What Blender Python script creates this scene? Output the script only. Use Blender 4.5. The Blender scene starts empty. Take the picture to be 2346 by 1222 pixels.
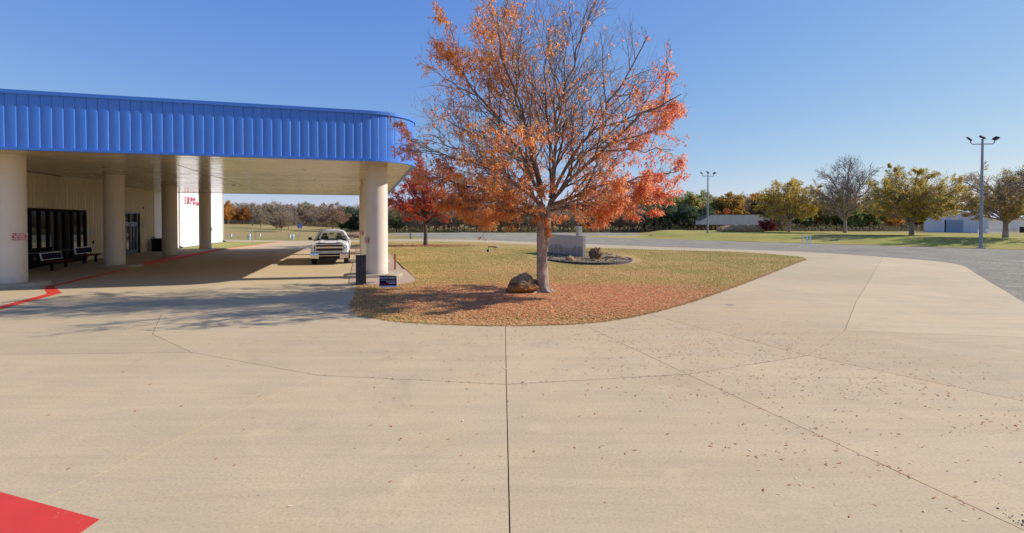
import bpy, bmesh, math, random
import numpy as np
from mathutils import Vector, Matrix, noise

R = math.radians
scene = bpy.context.scene
COL = scene.collection

# ------------------------------------------------------------------ camera, sky, sun, exposure
CAM_H, F = 2.4, 1173.0
PITCH = R(1.0)
cam = bpy.data.cameras.new("camera")
cam.sensor_width, cam.lens = 36.0, 18.0
cam.shift_y = -81.5 / 2346
cam.clip_start, cam.clip_end = 0.05, 6000
cam_o = bpy.data.objects.new("camera", cam)
cam_o.location = (0, 0, CAM_H)
cam_o.rotation_euler = (R(90) - PITCH, 0, 0)
COL.objects.link(cam_o)
scene.camera = cam_o

SUN_EL, SUN_ANG = R(33.8), R(11.8)          # SUN_ANG: direction towards the sun, from +X towards +Y
world = bpy.data.worlds.new("World")
scene.world = world
world.use_nodes = True
wn = world.node_tree
wn.nodes.clear()
w_out = wn.nodes.new('ShaderNodeOutputWorld')
w_bg = wn.nodes.new('ShaderNodeBackground')
w_sky = wn.nodes.new('ShaderNodeTexSky')
w_sky.sky_type = 'NISHITA'
w_sky.sun_disc = False
w_sky.sun_elevation = SUN_EL
w_sky.sun_rotation = R(90) - SUN_ANG
w_sky.altitude = 200
w_sky.air_density = 1.0
w_sky.dust_density = 0.2
w_sky.ozone_density = 6.0
w_bg.inputs[1].default_value = 0.118
# the camera's tone response: one power curve per channel over the whole sky
w_sep, w_com = wn.nodes.new('ShaderNodeSeparateColor'), wn.nodes.new('ShaderNodeCombineColor')
wn.links.new(w_sky.outputs[0], w_sep.inputs[0])
for _i, (_k, _p) in enumerate(((1.05, 0.92), (1.34, 0.70), (3.84, 0.20))):
    _a, _b = wn.nodes.new('ShaderNodeMath'), wn.nodes.new('ShaderNodeMath')
    _a.operation, _b.operation = 'POWER', 'MULTIPLY'
    _a.inputs[1].default_value, _b.inputs[1].default_value = _p, _k
    wn.links.new(w_sep.outputs[_i], _a.inputs[0]); wn.links.new(_a.outputs[0], _b.inputs[0]); wn.links.new(_b.outputs[0], w_com.inputs[_i])
wn.links.new(w_com.outputs[0], w_bg.inputs[0])
wn.links.new(w_bg.outputs[0], w_out.inputs[0])

sun = bpy.data.lights.new("sun", 'SUN')
sun.energy, sun.angle, sun.color = 4.6, R(0.55), (1.0, 0.96, 0.96)
sun_o = bpy.data.objects.new("sun", sun)
sd = Vector((math.cos(SUN_EL) * math.cos(SUN_ANG), math.cos(SUN_EL) * math.sin(SUN_ANG), math.sin(SUN_EL)))
sun_o.rotation_euler = (-sd).to_track_quat('-Z', 'Y').to_euler()
sun_o.location = sd * 60
COL.objects.link(sun_o)

vs = scene.view_settings
vs.view_transform, vs.look, vs.exposure, vs.gamma, vs.use_curve_mapping = 'Standard', 'None', 0.25, 1.0, False
scene.cycles.max_bounces = 8
scene.cycles.transparent_max_bounces = 12

# ------------------------------------------------------------------ helpers
PHI = R(16.4)
CP, SP = math.cos(PHI), math.sin(PHI)

def P(w, d, z=0.0):
    """hall axes (w across the drive, d along it) to world"""
    return Vector((w * CP - d * SP, w * SP + d * CP, z))

def G(px, py, z=0.0):
    """survey point: where a sight line of the photograph meets height z"""
    u, v = (px - 1173) / F, (529.5 - py) / F
    dy, dz = math.cos(PITCH) + math.sin(PITCH) * v, -math.sin(PITCH) + math.cos(PITCH) * v
    t = (z - CAM_H) / dz
    return Vector((u * t, dy * t, z))

def tag(o, label=None, cat=None, group=None, kind=None):
    if label: o['label'] = label
    if cat: o['category'] = cat
    if group: o['group'] = group
    if kind: o['kind'] = kind
    return o

def empty(name, loc=(0, 0, 0), rz=0.0, parent=None):
    o = bpy.data.objects.new(name, None)
    o.empty_display_size = 0.2
    o.location, o.rotation_euler = loc, (0, 0, rz)
    if parent: o.parent = parent
    COL.objects.link(o)
    return o

def thing(name, label, cat, loc=(0, 0, 0), rz=0.0, group=None):
    return tag(empty(name, loc, rz), label, cat, group)

def link(name, mesh, mat=None, parent=None, loc=(0, 0, 0), rot=(0, 0, 0), scale=(1, 1, 1)):
    if mat is not None and not mesh.materials: mesh.materials.append(mat)
    o = bpy.data.objects.new(name, mesh)
    o.location, o.rotation_euler, o.scale = loc, rot, scale
    if parent: o.parent = parent
    COL.objects.link(o)
    return o

def copy_tree(o, parent=None):
    c = o.copy()
    COL.objects.link(c)
    if parent: c.parent = parent
    for ch in list(o.children): copy_tree(ch, c)
    return c

class MB:
    def __init__(s): s.v, s.f = [], []
    def add(s, vs_, fs):
        n = len(s.v)
        s.v += [tuple(p) for p in vs_]
        s.f += [tuple(i + n for i in f) for f in fs]
        return s
    def box(s, x0, x1, y0, y1, z0, z1):
        return s.add([(x0,y0,z0),(x1,y0,z0),(x1,y1,z0),(x0,y1,z0),(x0,y0,z1),(x1,y0,z1),(x1,y1,z1),(x0,y1,z1)],
                     [(3,2,1,0),(4,5,6,7),(0,1,5,4),(1,2,6,5),(2,3,7,6),(3,0,4,7)])
    def hexa(s, p8):
        return s.add(p8, [(3,2,1,0),(4,5,6,7),(0,1,5,4),(1,2,6,5),(2,3,7,6),(3,0,4,7)])
    def quad(s, a, b, c, d): return s.add([a, b, c, d], [(0, 1, 2, 3)])
    def prism(s, poly, z0, z1):
        n = len(poly)
        return s.add([(p[0], p[1], z0) for p in poly] + [(p[0], p[1], z1) for p in poly],
                     [tuple(range(n - 1, -1, -1)), tuple(range(n, 2 * n))] + [(i, (i + 1) % n, n + (i + 1) % n, n + i) for i in range(n)])
    def prism_xz(s, poly, y0, y1):
        n = len(poly)
        return s.add([(p[0], y0, p[1]) for p in poly] + [(p[0], y1, p[1]) for p in poly],
                     [tuple(range(n)), tuple(range(2 * n - 1, n - 1, -1))] + [((i + 1) % n, i, n + i, n + (i + 1) % n) for i in range(n)])
    def tube(s, pts, rad, n=8, cap=True):
        pts = [Vector(p) for p in pts]
        if not isinstance(rad, (list, tuple)): rad = [rad] * len(pts)
        vs_, fs = [], []
        for i, p in enumerate(pts):
            t = (pts[min(i + 1, len(pts) - 1)] - pts[max(i - 1, 0)]).normalized()
            ref = Vector((0, 0, 1)) if abs(t.z) < 0.9 else Vector((0, 1, 0))
            u = t.cross(ref).normalized(); w = u.cross(t)
            for k in range(n):
                a = 2 * math.pi * k / n
                vs_.append(p + (u * math.cos(a) + w * math.sin(a)) * rad[i])
        for i in range(len(pts) - 1):
            for k in range(n):
                fs.append((i * n + k, i * n + (k + 1) % n, (i + 1) * n + (k + 1) % n, (i + 1) * n + k))
        if cap:
            fs.append(tuple(range(n - 1, -1, -1)))
            fs.append(tuple((len(pts) - 1) * n + k for k in range(n)))
        return s.add(vs_, fs)
    def cyl(s, x, y, z0, z1, r0, r1=None, n=24):
        return s.tube([(x, y, z0), (x, y, z1)], [r0, r0 if r1 is None else r1], n)
    def loft(s, rings, closed=True, caps=True):
        n = len(rings[0]); vs_, fs = [], []
        for r in rings: vs_ += list(r)
        m = n if closed else n - 1
        for i in range(len(rings) - 1):
            for k in range(m):
                fs.append((i * n + k, i * n + (k + 1) % n, (i + 1) * n + (k + 1) % n, (i + 1) * n + k))
        if caps and closed:
            fs.append(tuple(range(n - 1, -1, -1))); fs.append(tuple((len(rings) - 1) * n + k for k in range(n)))
        return s.add(vs_, fs)
    def mesh(s, name, bevel=0.0, smooth=False, segs=2):
        me = bpy.data.meshes.new(name)
        me.from_pydata(s.v, [], s.f)
        bm = bmesh.new(); bm.from_mesh(me)
        bmesh.ops.recalc_face_normals(bm, faces=bm.faces)
        if bevel > 0:
            ed = [e for e in bm.edges if len(e.link_faces) == 2 and e.calc_face_angle(0) > 0.6]
            bmesh.ops.bevel(bm, geom=ed, offset=bevel, segments=segs, profile=0.6, affect='EDGES', clamp_overlap=True)
        bm.to_mesh(me); bm.free()
        if smooth:
            me.polygons.foreach_set('use_smooth', [True] * len(me.polygons))
            if smooth == 'auto':
                try: me.set_sharp_from_angle(angle=R(35))
                except Exception: pass
        return me
    def build(s, name, mat, parent=None, bevel=0.0, smooth=False, loc=(0,0,0), rot=(0,0,0), segs=2):
        return link(name, s.mesh(name, bevel, smooth, segs), mat, parent, loc, rot)

def np_mesh(name, V, Fq, colors=None, smooth=False):
    V = np.asarray(V, np.float32).reshape(-1, 3); Fq = np.asarray(Fq, np.int32)
    k = Fq.shape[1]
    me = bpy.data.meshes.new(name)
    me.vertices.add(len(V)); me.vertices.foreach_set('co', V.ravel())
    me.loops.add(Fq.size); me.loops.foreach_set('vertex_index', Fq.ravel())
    me.polygons.add(len(Fq)); me.polygons.foreach_set('loop_start', np.arange(0, Fq.size, k, dtype=np.int32))
    if smooth: me.polygons.foreach_set('use_smooth', np.ones(len(Fq), dtype=bool))
    me.update(calc_edges=True); me.validate()
    if colors is not None:
        a = me.color_attributes.new('Col', 'FLOAT_COLOR', 'POINT')
        c = np.ones((len(V), 4), np.float32); c[:, :3] = colors
        a.data.foreach_set('color', c.ravel())
    return me

def text_mesh(txt, size, name, extrude=0.0, align='CENTER', bold=0.0):
    cu = bpy.data.curves.new(name, 'FONT')
    cu.body, cu.size, cu.extrude, cu.align_x, cu.align_y, cu.offset = txt, size, extrude, align, 'CENTER', bold
    o = bpy.data.objects.new(name, cu); COL.objects.link(o)
    dg = bpy.context.evaluated_depsgraph_get()
    me = bpy.data.meshes.new_from_object(o.evaluated_get(dg))
    bpy.data.objects.remove(o); bpy.data.curves.remove(cu)
    me.name = name
    return me

def smooth01(t):
    t = np.clip(t, 0, 1); return t * t * (3 - 2 * t)

# ------------------------------------------------------------------ materials
class NT:
    def __init__(s, name):
        s.m = bpy.data.materials.new(name); s.m.use_nodes = True
        s.t = s.m.node_tree; s.b = s.t.nodes['Principled BSDF']; s.out = s.t.nodes['Material Output']
    def n(s, typ, **kw):
        nd = s.t.nodes.new(typ)
        for k, v in kw.items():
            if k.startswith('_'): nd.inputs[k[1:].replace('_', ' ')].default_value = v
            else: setattr(nd, k, v)
        return nd
    def l(s, a, b): s.t.links.new(a, b)
    def pos(s, obj=False):
        if obj: return s.n('ShaderNodeTexCoord').outputs['Object']
        return s.n('ShaderNodeNewGeometry').outputs['Position']
    def noise(s, co, scale, detail=4, rough=0.55, dist=0.0, stretch=None):
        if stretch:
            mp = s.n('ShaderNodeMapping'); mp.inputs['Scale'].default_value = stretch
            s.l(co, mp.inputs[0]); co = mp.outputs[0]
        nd = s.n('ShaderNodeTexNoise'); s.l(co, nd.inputs['Vector'])
        nd.inputs['Scale'].default_value, nd.inputs['Detail'].default_value = scale, detail
        nd.inputs['Roughness'].default_value, nd.inputs['Distortion'].default_value = rough, dist
        return nd.outputs[0]
    def ramp(s, fac, stops, interp='LINEAR'):
        nd = s.n('ShaderNodeValToRGB'); cr = nd.color_ramp; cr.interpolation = interp
        while len(cr.elements) < len(stops): cr.elements.new(0.5)
        for e, (p, c) in zip(cr.elements, stops):
            e.position = p; e.color = (*c, 1) if not isinstance(c, (int, float)) else (c, c, c, 1)
        s.l(fac, nd.inputs[0]); return nd.outputs[0]
    def mix(s, a, b, fac, mode='MIX'):
        nd = s.n('ShaderNodeMix', data_type='RGBA', blend_type=mode)
        for i, v in ((0, fac), (6, a), (7, b)):
            if hasattr(v, 'links'): s.l(v, nd.inputs[i])
            elif isinstance(v, (int, float)): nd.inputs[i].default_value = v
            else: nd.inputs[i].default_value = (*v, 1)
        return nd.outputs[2]
    def bump(s, h, strength, dist=0.02):
        nd = s.n('ShaderNodeBump'); nd.inputs['Strength'].default_value = strength; nd.inputs['Distance'].default_value = dist
        s.l(h, nd.inputs['Height']); s.l(nd.outputs[0], s.b.inputs['Normal'])
    def set(s, color=None, rough=None, metal=None, spec=None):
        for k, v in (('Base Color', color), ('Roughness', rough), ('Metallic', metal), ('Specular IOR Level', spec)):
            if v is None: continue
            if hasattr(v, 'links'): s.l(v, s.b.inputs[k])
            elif isinstance(v, tuple): s.b.inputs[k].default_value = (*v, 1)
            else: s.b.inputs[k].default_value = v
        return s.m

def simple(name, color, rough=0.6, metal=0.0, spec=0.5, var=0.12, scale=6.0, bump=0.0, bscale=40.0):
    t = NT(name); co = t.pos()
    nz = t.noise(co, scale, 5)
    c = t.mix(tuple(v * (1 - var) for v in color), tuple(min(1, v * (1 + var)) for v in color), nz)
    if bump > 0: t.bump(t.noise(co, bscale, 5), bump, 0.01)
    return t.set(c, rough, metal, spec)

def concrete(name, base, slabvar=0.05):
    t = NT(name); co = t.pos()
    big = t.noise(co, 0.16, 5, 0.6, 0.6)
    mid = t.noise(co, 0.9, 6, 0.68, 0.4)
    fine = t.noise(co, 34, 4, 0.75)
    grain = t.noise(co, 120, 3, 0.8)
    b = base
    c = t.mix((b[0] * 0.90, b[1] * 0.89, b[2] * 0.88), (b[0] * 1.06, b[1] * 1.05, b[2] * 1.06), t.ramp(big, [(0.32, 0), (0.68, 1)]))
    c = t.mix(c, (b[0] * 0.86, b[1] * 0.90, b[2] * 0.98), t.ramp(mid, [(0.38, 0.5), (0.6, 0)]))
    oi = t.n('ShaderNodeObjectInfo'); mr = t.n('ShaderNodeMapRange'); t.l(oi.outputs['Random'], mr.inputs[0])
    mr.inputs[3].default_value, mr.inputs[4].default_value = 1 - slabvar, 1 + slabvar
    c = t.mix(c, mr.outputs[0], 1.0, 'MULTIPLY')
    c = t.mix(c, t.ramp(fine, [(0.30, 0.66), (0.45, 0.96), (0.56, 1.02), (0.72, 1.2)]), 0.85, 'MULTIPLY')
    c = t.mix(c, t.ramp(grain, [(0.28, 0.6), (0.45, 0.98), (0.58, 1.0), (0.75, 1.2)]), 0.75, 'MULTIPLY')
    # long faint streaks from brooming and tyres
    for rot, sc_, lo in ((1.2, (0.14, 2.2, 1), 0.94),):
        mp = t.n('ShaderNodeMapping'); mp.inputs['Rotation'].default_value = (0, 0, rot); mp.inputs['Scale'].default_value = sc_
        t.l(co, mp.inputs[0]); st = t.noise(mp.outputs[0], 1.6, 5, 0.65, 0.5)
        c = t.mix(c, t.ramp(st, [(0.34, lo), (0.62, 1.04)]), 0.9, 'MULTIPLY')
    # pale scuffs, dark worn patches, oil drips and spots
    c = t.mix(c, tuple(min(1, v * 1.22) for v in b), t.ramp(t.noise(co, 0.7, 7, 0.75, 1.5), [(0.58, 0), (0.72, 0.5)]))
    c = t.mix(c, (b[0] * 0.64, b[1] * 0.65, b[2] * 0.70), t.ramp(t.noise(co, 0.42, 8, 0.78, 1.2), [(0.54, 0), (0.74, 0.55)]))
    for sc_, r0, g0, cc_ in ((1.15, 0.024, 0.5, (0.14, 0.13, 0.12)), (3.2, 0.035, 0.56, (0.20, 0.18, 0.15)), (0.42, 0.055, 0.50, (0.24, 0.21, 0.17))):
        vo = t.n('ShaderNodeTexVoronoi'); vo.inputs['Scale'].default_value = sc_; t.l(co, vo.inputs['Vector'])
        spot = t.ramp(vo.outputs['Distance'], [(r0 * 0.6, 0.85), (r0 * 1.5, 0.0)])
        gate = t.ramp(t.noise(co, 0.6 * sc_, 3), [(g0, 0), (g0 + 0.06, 1)])
        sg = t.n('ShaderNodeMath', operation='MULTIPLY'); t.l(spot, sg.inputs[0]); t.l(gate, sg.inputs[1])
        c = t.mix(c, cc_, sg.outputs[0])
    # hairline cracks here and there
    vc = t.n('ShaderNodeTexVoronoi', feature='DISTANCE_TO_EDGE'); vc.inputs['Scale'].default_value = 0.22
    wv = t.n('ShaderNodeVectorMath', operation='ADD'); nv = t.n('ShaderNodeTexNoise'); nv.inputs['Scale'].default_value = 1.6; nv.inputs['Detail'].default_value = 6
    t.l(co, nv.inputs['Vector']); t.l(co, wv.inputs[0]); t.l(nv.outputs['Color'], wv.inputs[1]); t.l(wv.outputs[0], vc.inputs['Vector'])
    ck = t.ramp(vc.outputs[0], [(0.0009, 0.5), (0.0022, 0.0)])
    gt = t.ramp(t.noise(co, 0.11, 2), [(0.52, 0), (0.6, 1)])
    sg = t.n('ShaderNodeMath', operation='MULTIPLY'); t.l(ck, sg.inputs[0]); t.l(gt, sg.inputs[1])
    c = t.mix(c, (b[0] * 0.45, b[1] * 0.43, b[2] * 0.42), sg.outputs[0])
    t.bump(grain, 0.3, 0.004)
    return t.set(c, t.ramp(mid, [(0.3, 0.75), (0.7, 0.9)]), 0, 0.2)

def grassmat(name, tan, green, brown, gs=0.22, bias=0.5):
    t = NT(name); co = t.pos()
    a = t.noise(co, gs, 6, 0.65, 0.8)
    c = t.mix(tan, green, t.ramp(a, [(bias - 0.12, 0), (bias + 0.14, 1)]))
    c = t.mix(c, brown, t.ramp(t.noise(co, gs * 2.7, 5, 0.7), [(0.48, 0), (0.68, 0.8)]))
    c = t.mix(c, t.ramp(t.noise(co, 9, 5, 0.75), [(0.3, 0.62), (0.55, 1.0), (0.75, 1.3)]), 0.85, 'MULTIPLY')
    c = t.mix(c, t.ramp(t.noise(co, 45, 3, 0.8), [(0.3, 0.6), (0.55, 1.0), (0.75, 1.35)]), 0.7, 'MULTIPLY')
    t.bump(t.noise(co, 14, 6, 0.8), 0.6, 0.06)
    return t.set(c, 0.95, 0, 0.1)

def gravelmat(name, c0, c1, scale=16):
    t = NT(name); co = t.pos()
    vo = t.n('ShaderNodeTexVoronoi'); vo.inputs['Scale'].default_value = scale; t.l(co, vo.inputs['Vector'])
    c = t.mix(c0, c1, vo.outputs['Color'])
    c = t.mix(c, t.ramp(t.noise(co, 0.35, 6, 0.7, 0.8), [(0.3, 0.72), (0.7, 1.15)]), 0.9, 'MULTIPLY')
    c = t.mix(c, t.ramp(t.noise(co, 5, 4, 0.7), [(0.3, 0.75), (0.7, 1.15)]), 0.8, 'MULTIPLY')
    t.bump(t.noise(co, 9, 5, 0.8), 0.8, 0.08)
    return t.set(c, 0.95, 0, 0.15)

def leafmat(name, hue_var=0.0, translucent=0.4):
    t = NT(name)
    at = t.n('ShaderNodeAttribute', attribute_name='Col')
    c = at.outputs['Color']
    if hue_var > 0:
        oi = t.n('ShaderNodeObjectInfo')
        hs = t.n('ShaderNodeHueSaturation')
        mr = t.n('ShaderNodeMapRange'); t.l(oi.outputs['Random'], mr.inputs[0])
        mr.inputs[3].default_value, mr.inputs[4].default_value = 0.5 - hue_var, 0.5 + hue_var
        t.l(mr.outputs[0], hs.inputs['Hue'])
        m2 = t.n('ShaderNodeMath', operation='MULTIPLY_ADD'); t.l(oi.outputs['Random'], m2.inputs[0])
        wn2 = t.n('ShaderNodeTexWhiteNoise', noise_dimensions='1D'); t.l(oi.outputs['Random'], wn2.inputs['W'])
        mv = t.n('ShaderNodeMapRange'); t.l(wn2.outputs['Value'], mv.inputs[0])
        mv.inputs[3].default_value, mv.inputs[4].default_value = 0.75, 1.25
        t.l(mv.outputs[0], hs.inputs['Value']); t.l(c, hs.inputs['Color']); c = hs.outputs[0]
    t.set(c, 0.6, 0, 0.3)
    tr = t.n('ShaderNodeBsdfTranslucent'); t.l(c, tr.inputs[0])
    mx = t.n('ShaderNodeMixShader'); mx.inputs[0].default_value = translucent
    t.l(t.b.outputs[0], mx.inputs[1]); t.l(tr.outputs[0], mx.inputs[2]); t.l(mx.outputs[0], t.out.inputs[0])
    return t.m

def barkmat(name, a, b, scale=9.0):
    t = NT(name); co = t.pos()
    n1 = t.noise(co, scale, 6, 0.7, 0.6, (1, 1, 0.35))
    n2 = t.noise(co, 2.2, 4, 0.6)
    c = t.mix(a, b, t.ramp(n1, [(0.32, 0), (0.66, 1)]))
    c = t.mix(c, tuple(v * 0.55 for v in a), t.ramp(n2, [(0.52, 0), (0.7, 0.6)]))
    t.bump(n1, 0.9, 0.03)
    return t.set(c, 0.92, 0, 0.15)

def rockmat(name, a, b, dark):
    t = NT(name); co = t.pos()
    n1 = t.noise(co, 3.2, 7, 0.68, 0.8, (1, 1, 2.2))
    n2 = t.noise(co, 11, 6, 0.7)
    c = t.mix(a, b, t.ramp(n1, [(0.36, 0), (0.62, 1)]))
    c = t.mix(c, dark, t.ramp(n2, [(0.5, 0), (0.66, 0.85)]))
    c = t.mix(c, t.ramp(t.noise(co, 60, 4, 0.8), [(0.3, 0.7), (0.7, 1.2)]), 0.8, 'MULTIPLY')
    t.bump(t.noise(co, 16, 8, 0.75, 0.3, (1, 1, 2.5)), 0.9, 0.04)
    return t.set(c, 0.95, 0, 0.05)

def glassmat(name, tint, alpha, rough=0.02):
    t = NT(name)
    t.set(tint, rough, 0, 0.6)
    tr = t.n('ShaderNodeBsdfTransparent'); tr.inputs[0].default_value = (*[min(1, 0.75 + v) for v in tint], 1)
    mx = t.n('ShaderNodeMixShader'); mx.inputs[0].default_value = alpha
    t.l(tr.outputs[0], mx.inputs[1]); t.l(t.b.outputs[0], mx.inputs[2]); t.l(mx.outputs[0], t.out.inputs[0])
    return t.m

M = {}
M['concrete'] = concrete('drive concrete', (0.58, 0.438, 0.237))
M['walk'] = concrete('walk concrete', (0.48, 0.34, 0.22))
M['pad'] = concrete('pad concrete', (0.49, 0.41, 0.27))
M['joint'] = simple('joint dirt', (0.07, 0.06, 0.05), 0.95, var=0.4, scale=30)
M['terrain'] = grassmat('field grass', (0.43, 0.315, 0.125), (0.29, 0.26, 0.075), (0.44, 0.28, 0.13), 0.05, 0.52)
M['bank'] = grassmat('bank grass', (0.50, 0.395, 0.11), (0.29, 0.31, 0.055), (0.48, 0.31, 0.11), 0.09, 0.48)
M['lawn'] = grassmat('lawn grass', (0.60, 0.385, 0.14), (0.33, 0.285, 0.065), (0.56, 0.31, 0.12), 0.2, 0.495)
M['verge'] = grassmat('verge grass', (0.42, 0.34, 0.12), (0.29, 0.30, 0.075), (0.42, 0.29, 0.12), 0.3, 0.45)
M['gravel'] = gravelmat('lot gravel', (0.24, 0.205, 0.135), (0.455, 0.395, 0.27), 12)
M['asphalt'] = gravelmat('lane asphalt', (0.29, 0.245, 0.165), (0.385, 0.33, 0.23), 40)
M['litter_soil'] = simple('leaf mould', (0.24, 0.135, 0.075), 0.95, var=0.4, scale=8, bump=0.5, bscale=30)
M['bedsoil'] = simple('bed soil', (0.235, 0.15, 0.075), 0.95, var=0.45, scale=5, bump=0.8, bscale=25)
t = NT('red curb paint'); co = t.pos()
cc = t.mix((0.76, 0.05, 0.022), (0.62, 0.04, 0.022), t.noise(co, 3, 5, 0.6))
cc = t.mix(cc, (0.42, 0.30, 0.22), t.ramp(t.noise(co, 9, 8, 0.8), [(0.60, 0), (0.68, 0.7)]))
t.bump(t.noise(co, 160, 3, 0.7), 0.2, 0.004)
M['redpaint'] = t.set(cc, 0.6)
t = NT('column stucco'); co = t.pos()
cc = t.mix((0.66, 0.575, 0.44), (0.75, 0.66, 0.51), t.noise(co, 2.2, 6, 0.65, 0.4))
cc = t.mix(cc, (0.50, 0.44, 0.34), t.ramp(t.noise(co, 3.5, 6, 0.7, 0.6, (3, 3, 0.35)), [(0.55, 0), (0.75, 0.35)]))
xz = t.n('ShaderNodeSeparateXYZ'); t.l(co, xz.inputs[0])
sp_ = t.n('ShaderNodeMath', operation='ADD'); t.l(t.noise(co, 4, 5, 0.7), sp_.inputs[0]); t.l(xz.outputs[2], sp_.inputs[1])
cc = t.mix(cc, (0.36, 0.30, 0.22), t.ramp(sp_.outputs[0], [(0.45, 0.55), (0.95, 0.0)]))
t.bump(t.noise(co, 60, 5), 0.25, 0.01)
M['redfaded'] = simple('worn red curb paint', (0.56, 0.20, 0.13), 0.8, var=0.3, scale=5)
M['column'] = t.set(cc, 0.75)
t = NT('canopy blue steel'); co = t.pos()
cb = t.mix((0.056, 0.20, 0.61), (0.078, 0.24, 0.69), t.noise(co, 2.0, 5, 0.6, 0.2, (4, 4, 0.4)))
cb = t.mix(cb, (0.15, 0.31, 0.66), t.ramp(t.noise(co, 1.6, 6, 0.7, 0.5, (6, 6, 0.5)), [(0.5, 0), (0.8, 0.5)]))
M['blue'] = t.set(cb, t.ramp(t.noise(co, 3, 4), [(0.3, 0.36), (0.7, 0.5)]), 0, 0.5)
t = NT('soffit steel'); co = t.pos()
cs = t.mix((0.47, 0.405, 0.29), (0.54, 0.47, 0.35), t.noise(co, 0.8, 5, 0.6))
M['soffit'] = t.set(cs, t.ramp(t.noise(co, 1.2, 5, 0.6), [(0.3, 0.12), (0.7, 0.22)]), 0, 0.5)
M['trimtan'] = simple('tan trim steel', (0.52, 0.45, 0.33), 0.4)
M['tanwall'] = simple('tan ribbed steel', (0.66, 0.565, 0.37), 0.5, var=0.05, scale=1.5)
M['whitewall'] = simple('white ribbed steel', (0.88, 0.86, 0.84), 0.5, var=0.03, scale=1.0)
M['alu'] = simple('grey aluminium', (0.17, 0.19, 0.23), 0.45, 0.3)
M['bronze'] = simple('dark bronze frame', (0.012, 0.009, 0.010), 0.7, spec=0.08)
t = NT('dark storefront glass'); t.set((0.012, 0.013, 0.015), 0.03, 0, 0.9); M['glass'] = t.m
M['black'] = simple('black plastic', (0.010, 0.010, 0.010), 0.65, spec=0.2)
M['dkgrey'] = simple('dark grey steel', (0.062, 0.056, 0.056), 0.7, spec=0.15, var=0.15)
M['white'] = simple('white paint', (0.80, 0.80, 0.78), 0.5, var=0.04)
M['sign_red'] = simple('sign red', (0.50, 0.02, 0.03), 0.45)
M['letter_red'] = simple('letter red', (0.60, 0.03, 0.06), 0.4)
M['paper'] = simple('white paper', (0.55, 0.55, 0.53), 0.7)
M['navy'] = simple('navy print', (0.018, 0.014, 0.045), 0.75, spec=0.08, var=0.3, scale=12)
M['maroon'] = simple('maroon print', (0.12, 0.015, 0.03), 0.7, spec=0.1)
M['lavender'] = simple('pale print', (0.62, 0.6, 0.72), 0.5)
M['signblue'] = simple('sign blue', (0.02, 0.12, 0.55), 0.4)
M['signgreen'] = simple('sign back green grey', (0.03, 0.045, 0.042), 0.6, spec=0.1)
M['galv'] = simple('galvanised pole', (0.30, 0.30, 0.30), 0.45, 0.4, var=0.1)
M['ltblue'] = simple('pale blue paint', (0.42, 0.60, 0.72), 0.5)
M['lens'] = simple('lamp lens', (0.75, 0.74, 0.68), 0.3)
M['bark'] = barkmat('grey bark', (0.24, 0.175, 0.13), (0.50, 0.40, 0.31))
M['limb'] = barkmat('crown-shaded limb bark', (0.13, 0.095, 0.072), (0.29, 0.225, 0.17))  # darker copy of the trunk bark, with the crown's shade painted in
M['bark_d'] = barkmat('dark bark', (0.075, 0.052, 0.04), (0.17, 0.125, 0.095), 4)
M['twig'] = barkmat('twig bark', (0.21, 0.165, 0.13), (0.42, 0.34, 0.27), 3)
M['paletwig'] = barkmat('pale twig bark', (0.26, 0.205, 0.145), (0.46, 0.375, 0.27), 3)
M['leaf'] = leafmat('autumn leaf', 0, 0.66)
M['leafv'] = leafmat('wood leaf', 0.018, 0.5)
M['dead'] = leafmat('fallen leaf', 0, 0.15)
M['rock'] = rockmat('boulder sandstone', (0.24, 0.115, 0.045), (0.33, 0.25, 0.15), (0.05, 0.035, 0.024))
M['rock_d'] = rockmat('dark rock', (0.22, 0.115, 0.06), (0.30, 0.19, 0.11), (0.045, 0.03, 0.022))
M['rock_t'] = rockmat('tan rock', (0.40, 0.21, 0.11), (0.46, 0.30, 0.17), (0.2, 0.11, 0.06))
M['soilpile'] = rockmat('soil heap', (0.46, 0.275, 0.125), (0.60, 0.385, 0.19), (0.18, 0.105, 0.05))
t = NT('grey granite'); co = t.pos()
cg = t.mix((0.43, 0.375, 0.285), (0.54, 0.48, 0.375), t.noise(co, 40, 4, 0.8))
cg = t.mix(cg, (0.135, 0.14, 0.16), t.ramp(t.noise(co, 0.9, 4, 0.7, 0.3), [(0.45, 0), (0.5, 0.0)]))
M['granite'] = t.set(cg, 0.45, 0, 0.4)
M['granite_d'] = simple('etched dark granite', (0.31, 0.275, 0.22), 0.5, spec=0.25, var=0.15, scale=30)
M['edging'] = simple('bed edging', (0.075, 0.052, 0.038), 0.9, var=0.4, scale=9)  # dark brown chosen to paint in the shade of the front face
t = NT('truck white paint'); t.set((0.80, 0.80, 0.79), 0.28, 0, 0.5); t.b.inputs['Coat Weight'].default_value = 0.5; M['truckwhite'] = t.m
t = NT('chrome'); co = t.pos(); t.set(t.mix((0.62, 0.61, 0.60), (0.75, 0.74, 0.72), t.noise(co, 8)), 0.14, 1.0); M['chrome'] = t.m
M['gold'] = simple('gold emblem', (0.75, 0.46, 0.12), 0.35, 0.5)
M['rubber'] = simple('tyre rubber', (0.015, 0.015, 0.016), 0.85)
M['seat'] = simple('dark seat cloth', (0.035, 0.033, 0.035), 0.9)
M['truckglass'] = glassmat('truck glass', (0.10, 0.13, 0.11), 0.22)
M['lampglass'] = simple('headlight glass', (0.16, 0.16, 0.165), 0.12, 0.4, var=0.3, scale=14)
M['shedgrey'] = simple('shed sheet', (0.50, 0.49, 0.45), 0.55, var=0.06, scale=1)
M['rustred'] = simple('faded red paint', (0.30, 0.065, 0.045), 0.7)
M['rustpost'] = simple('red oxide steel', (0.16, 0.045, 0.03), 0.7)
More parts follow.
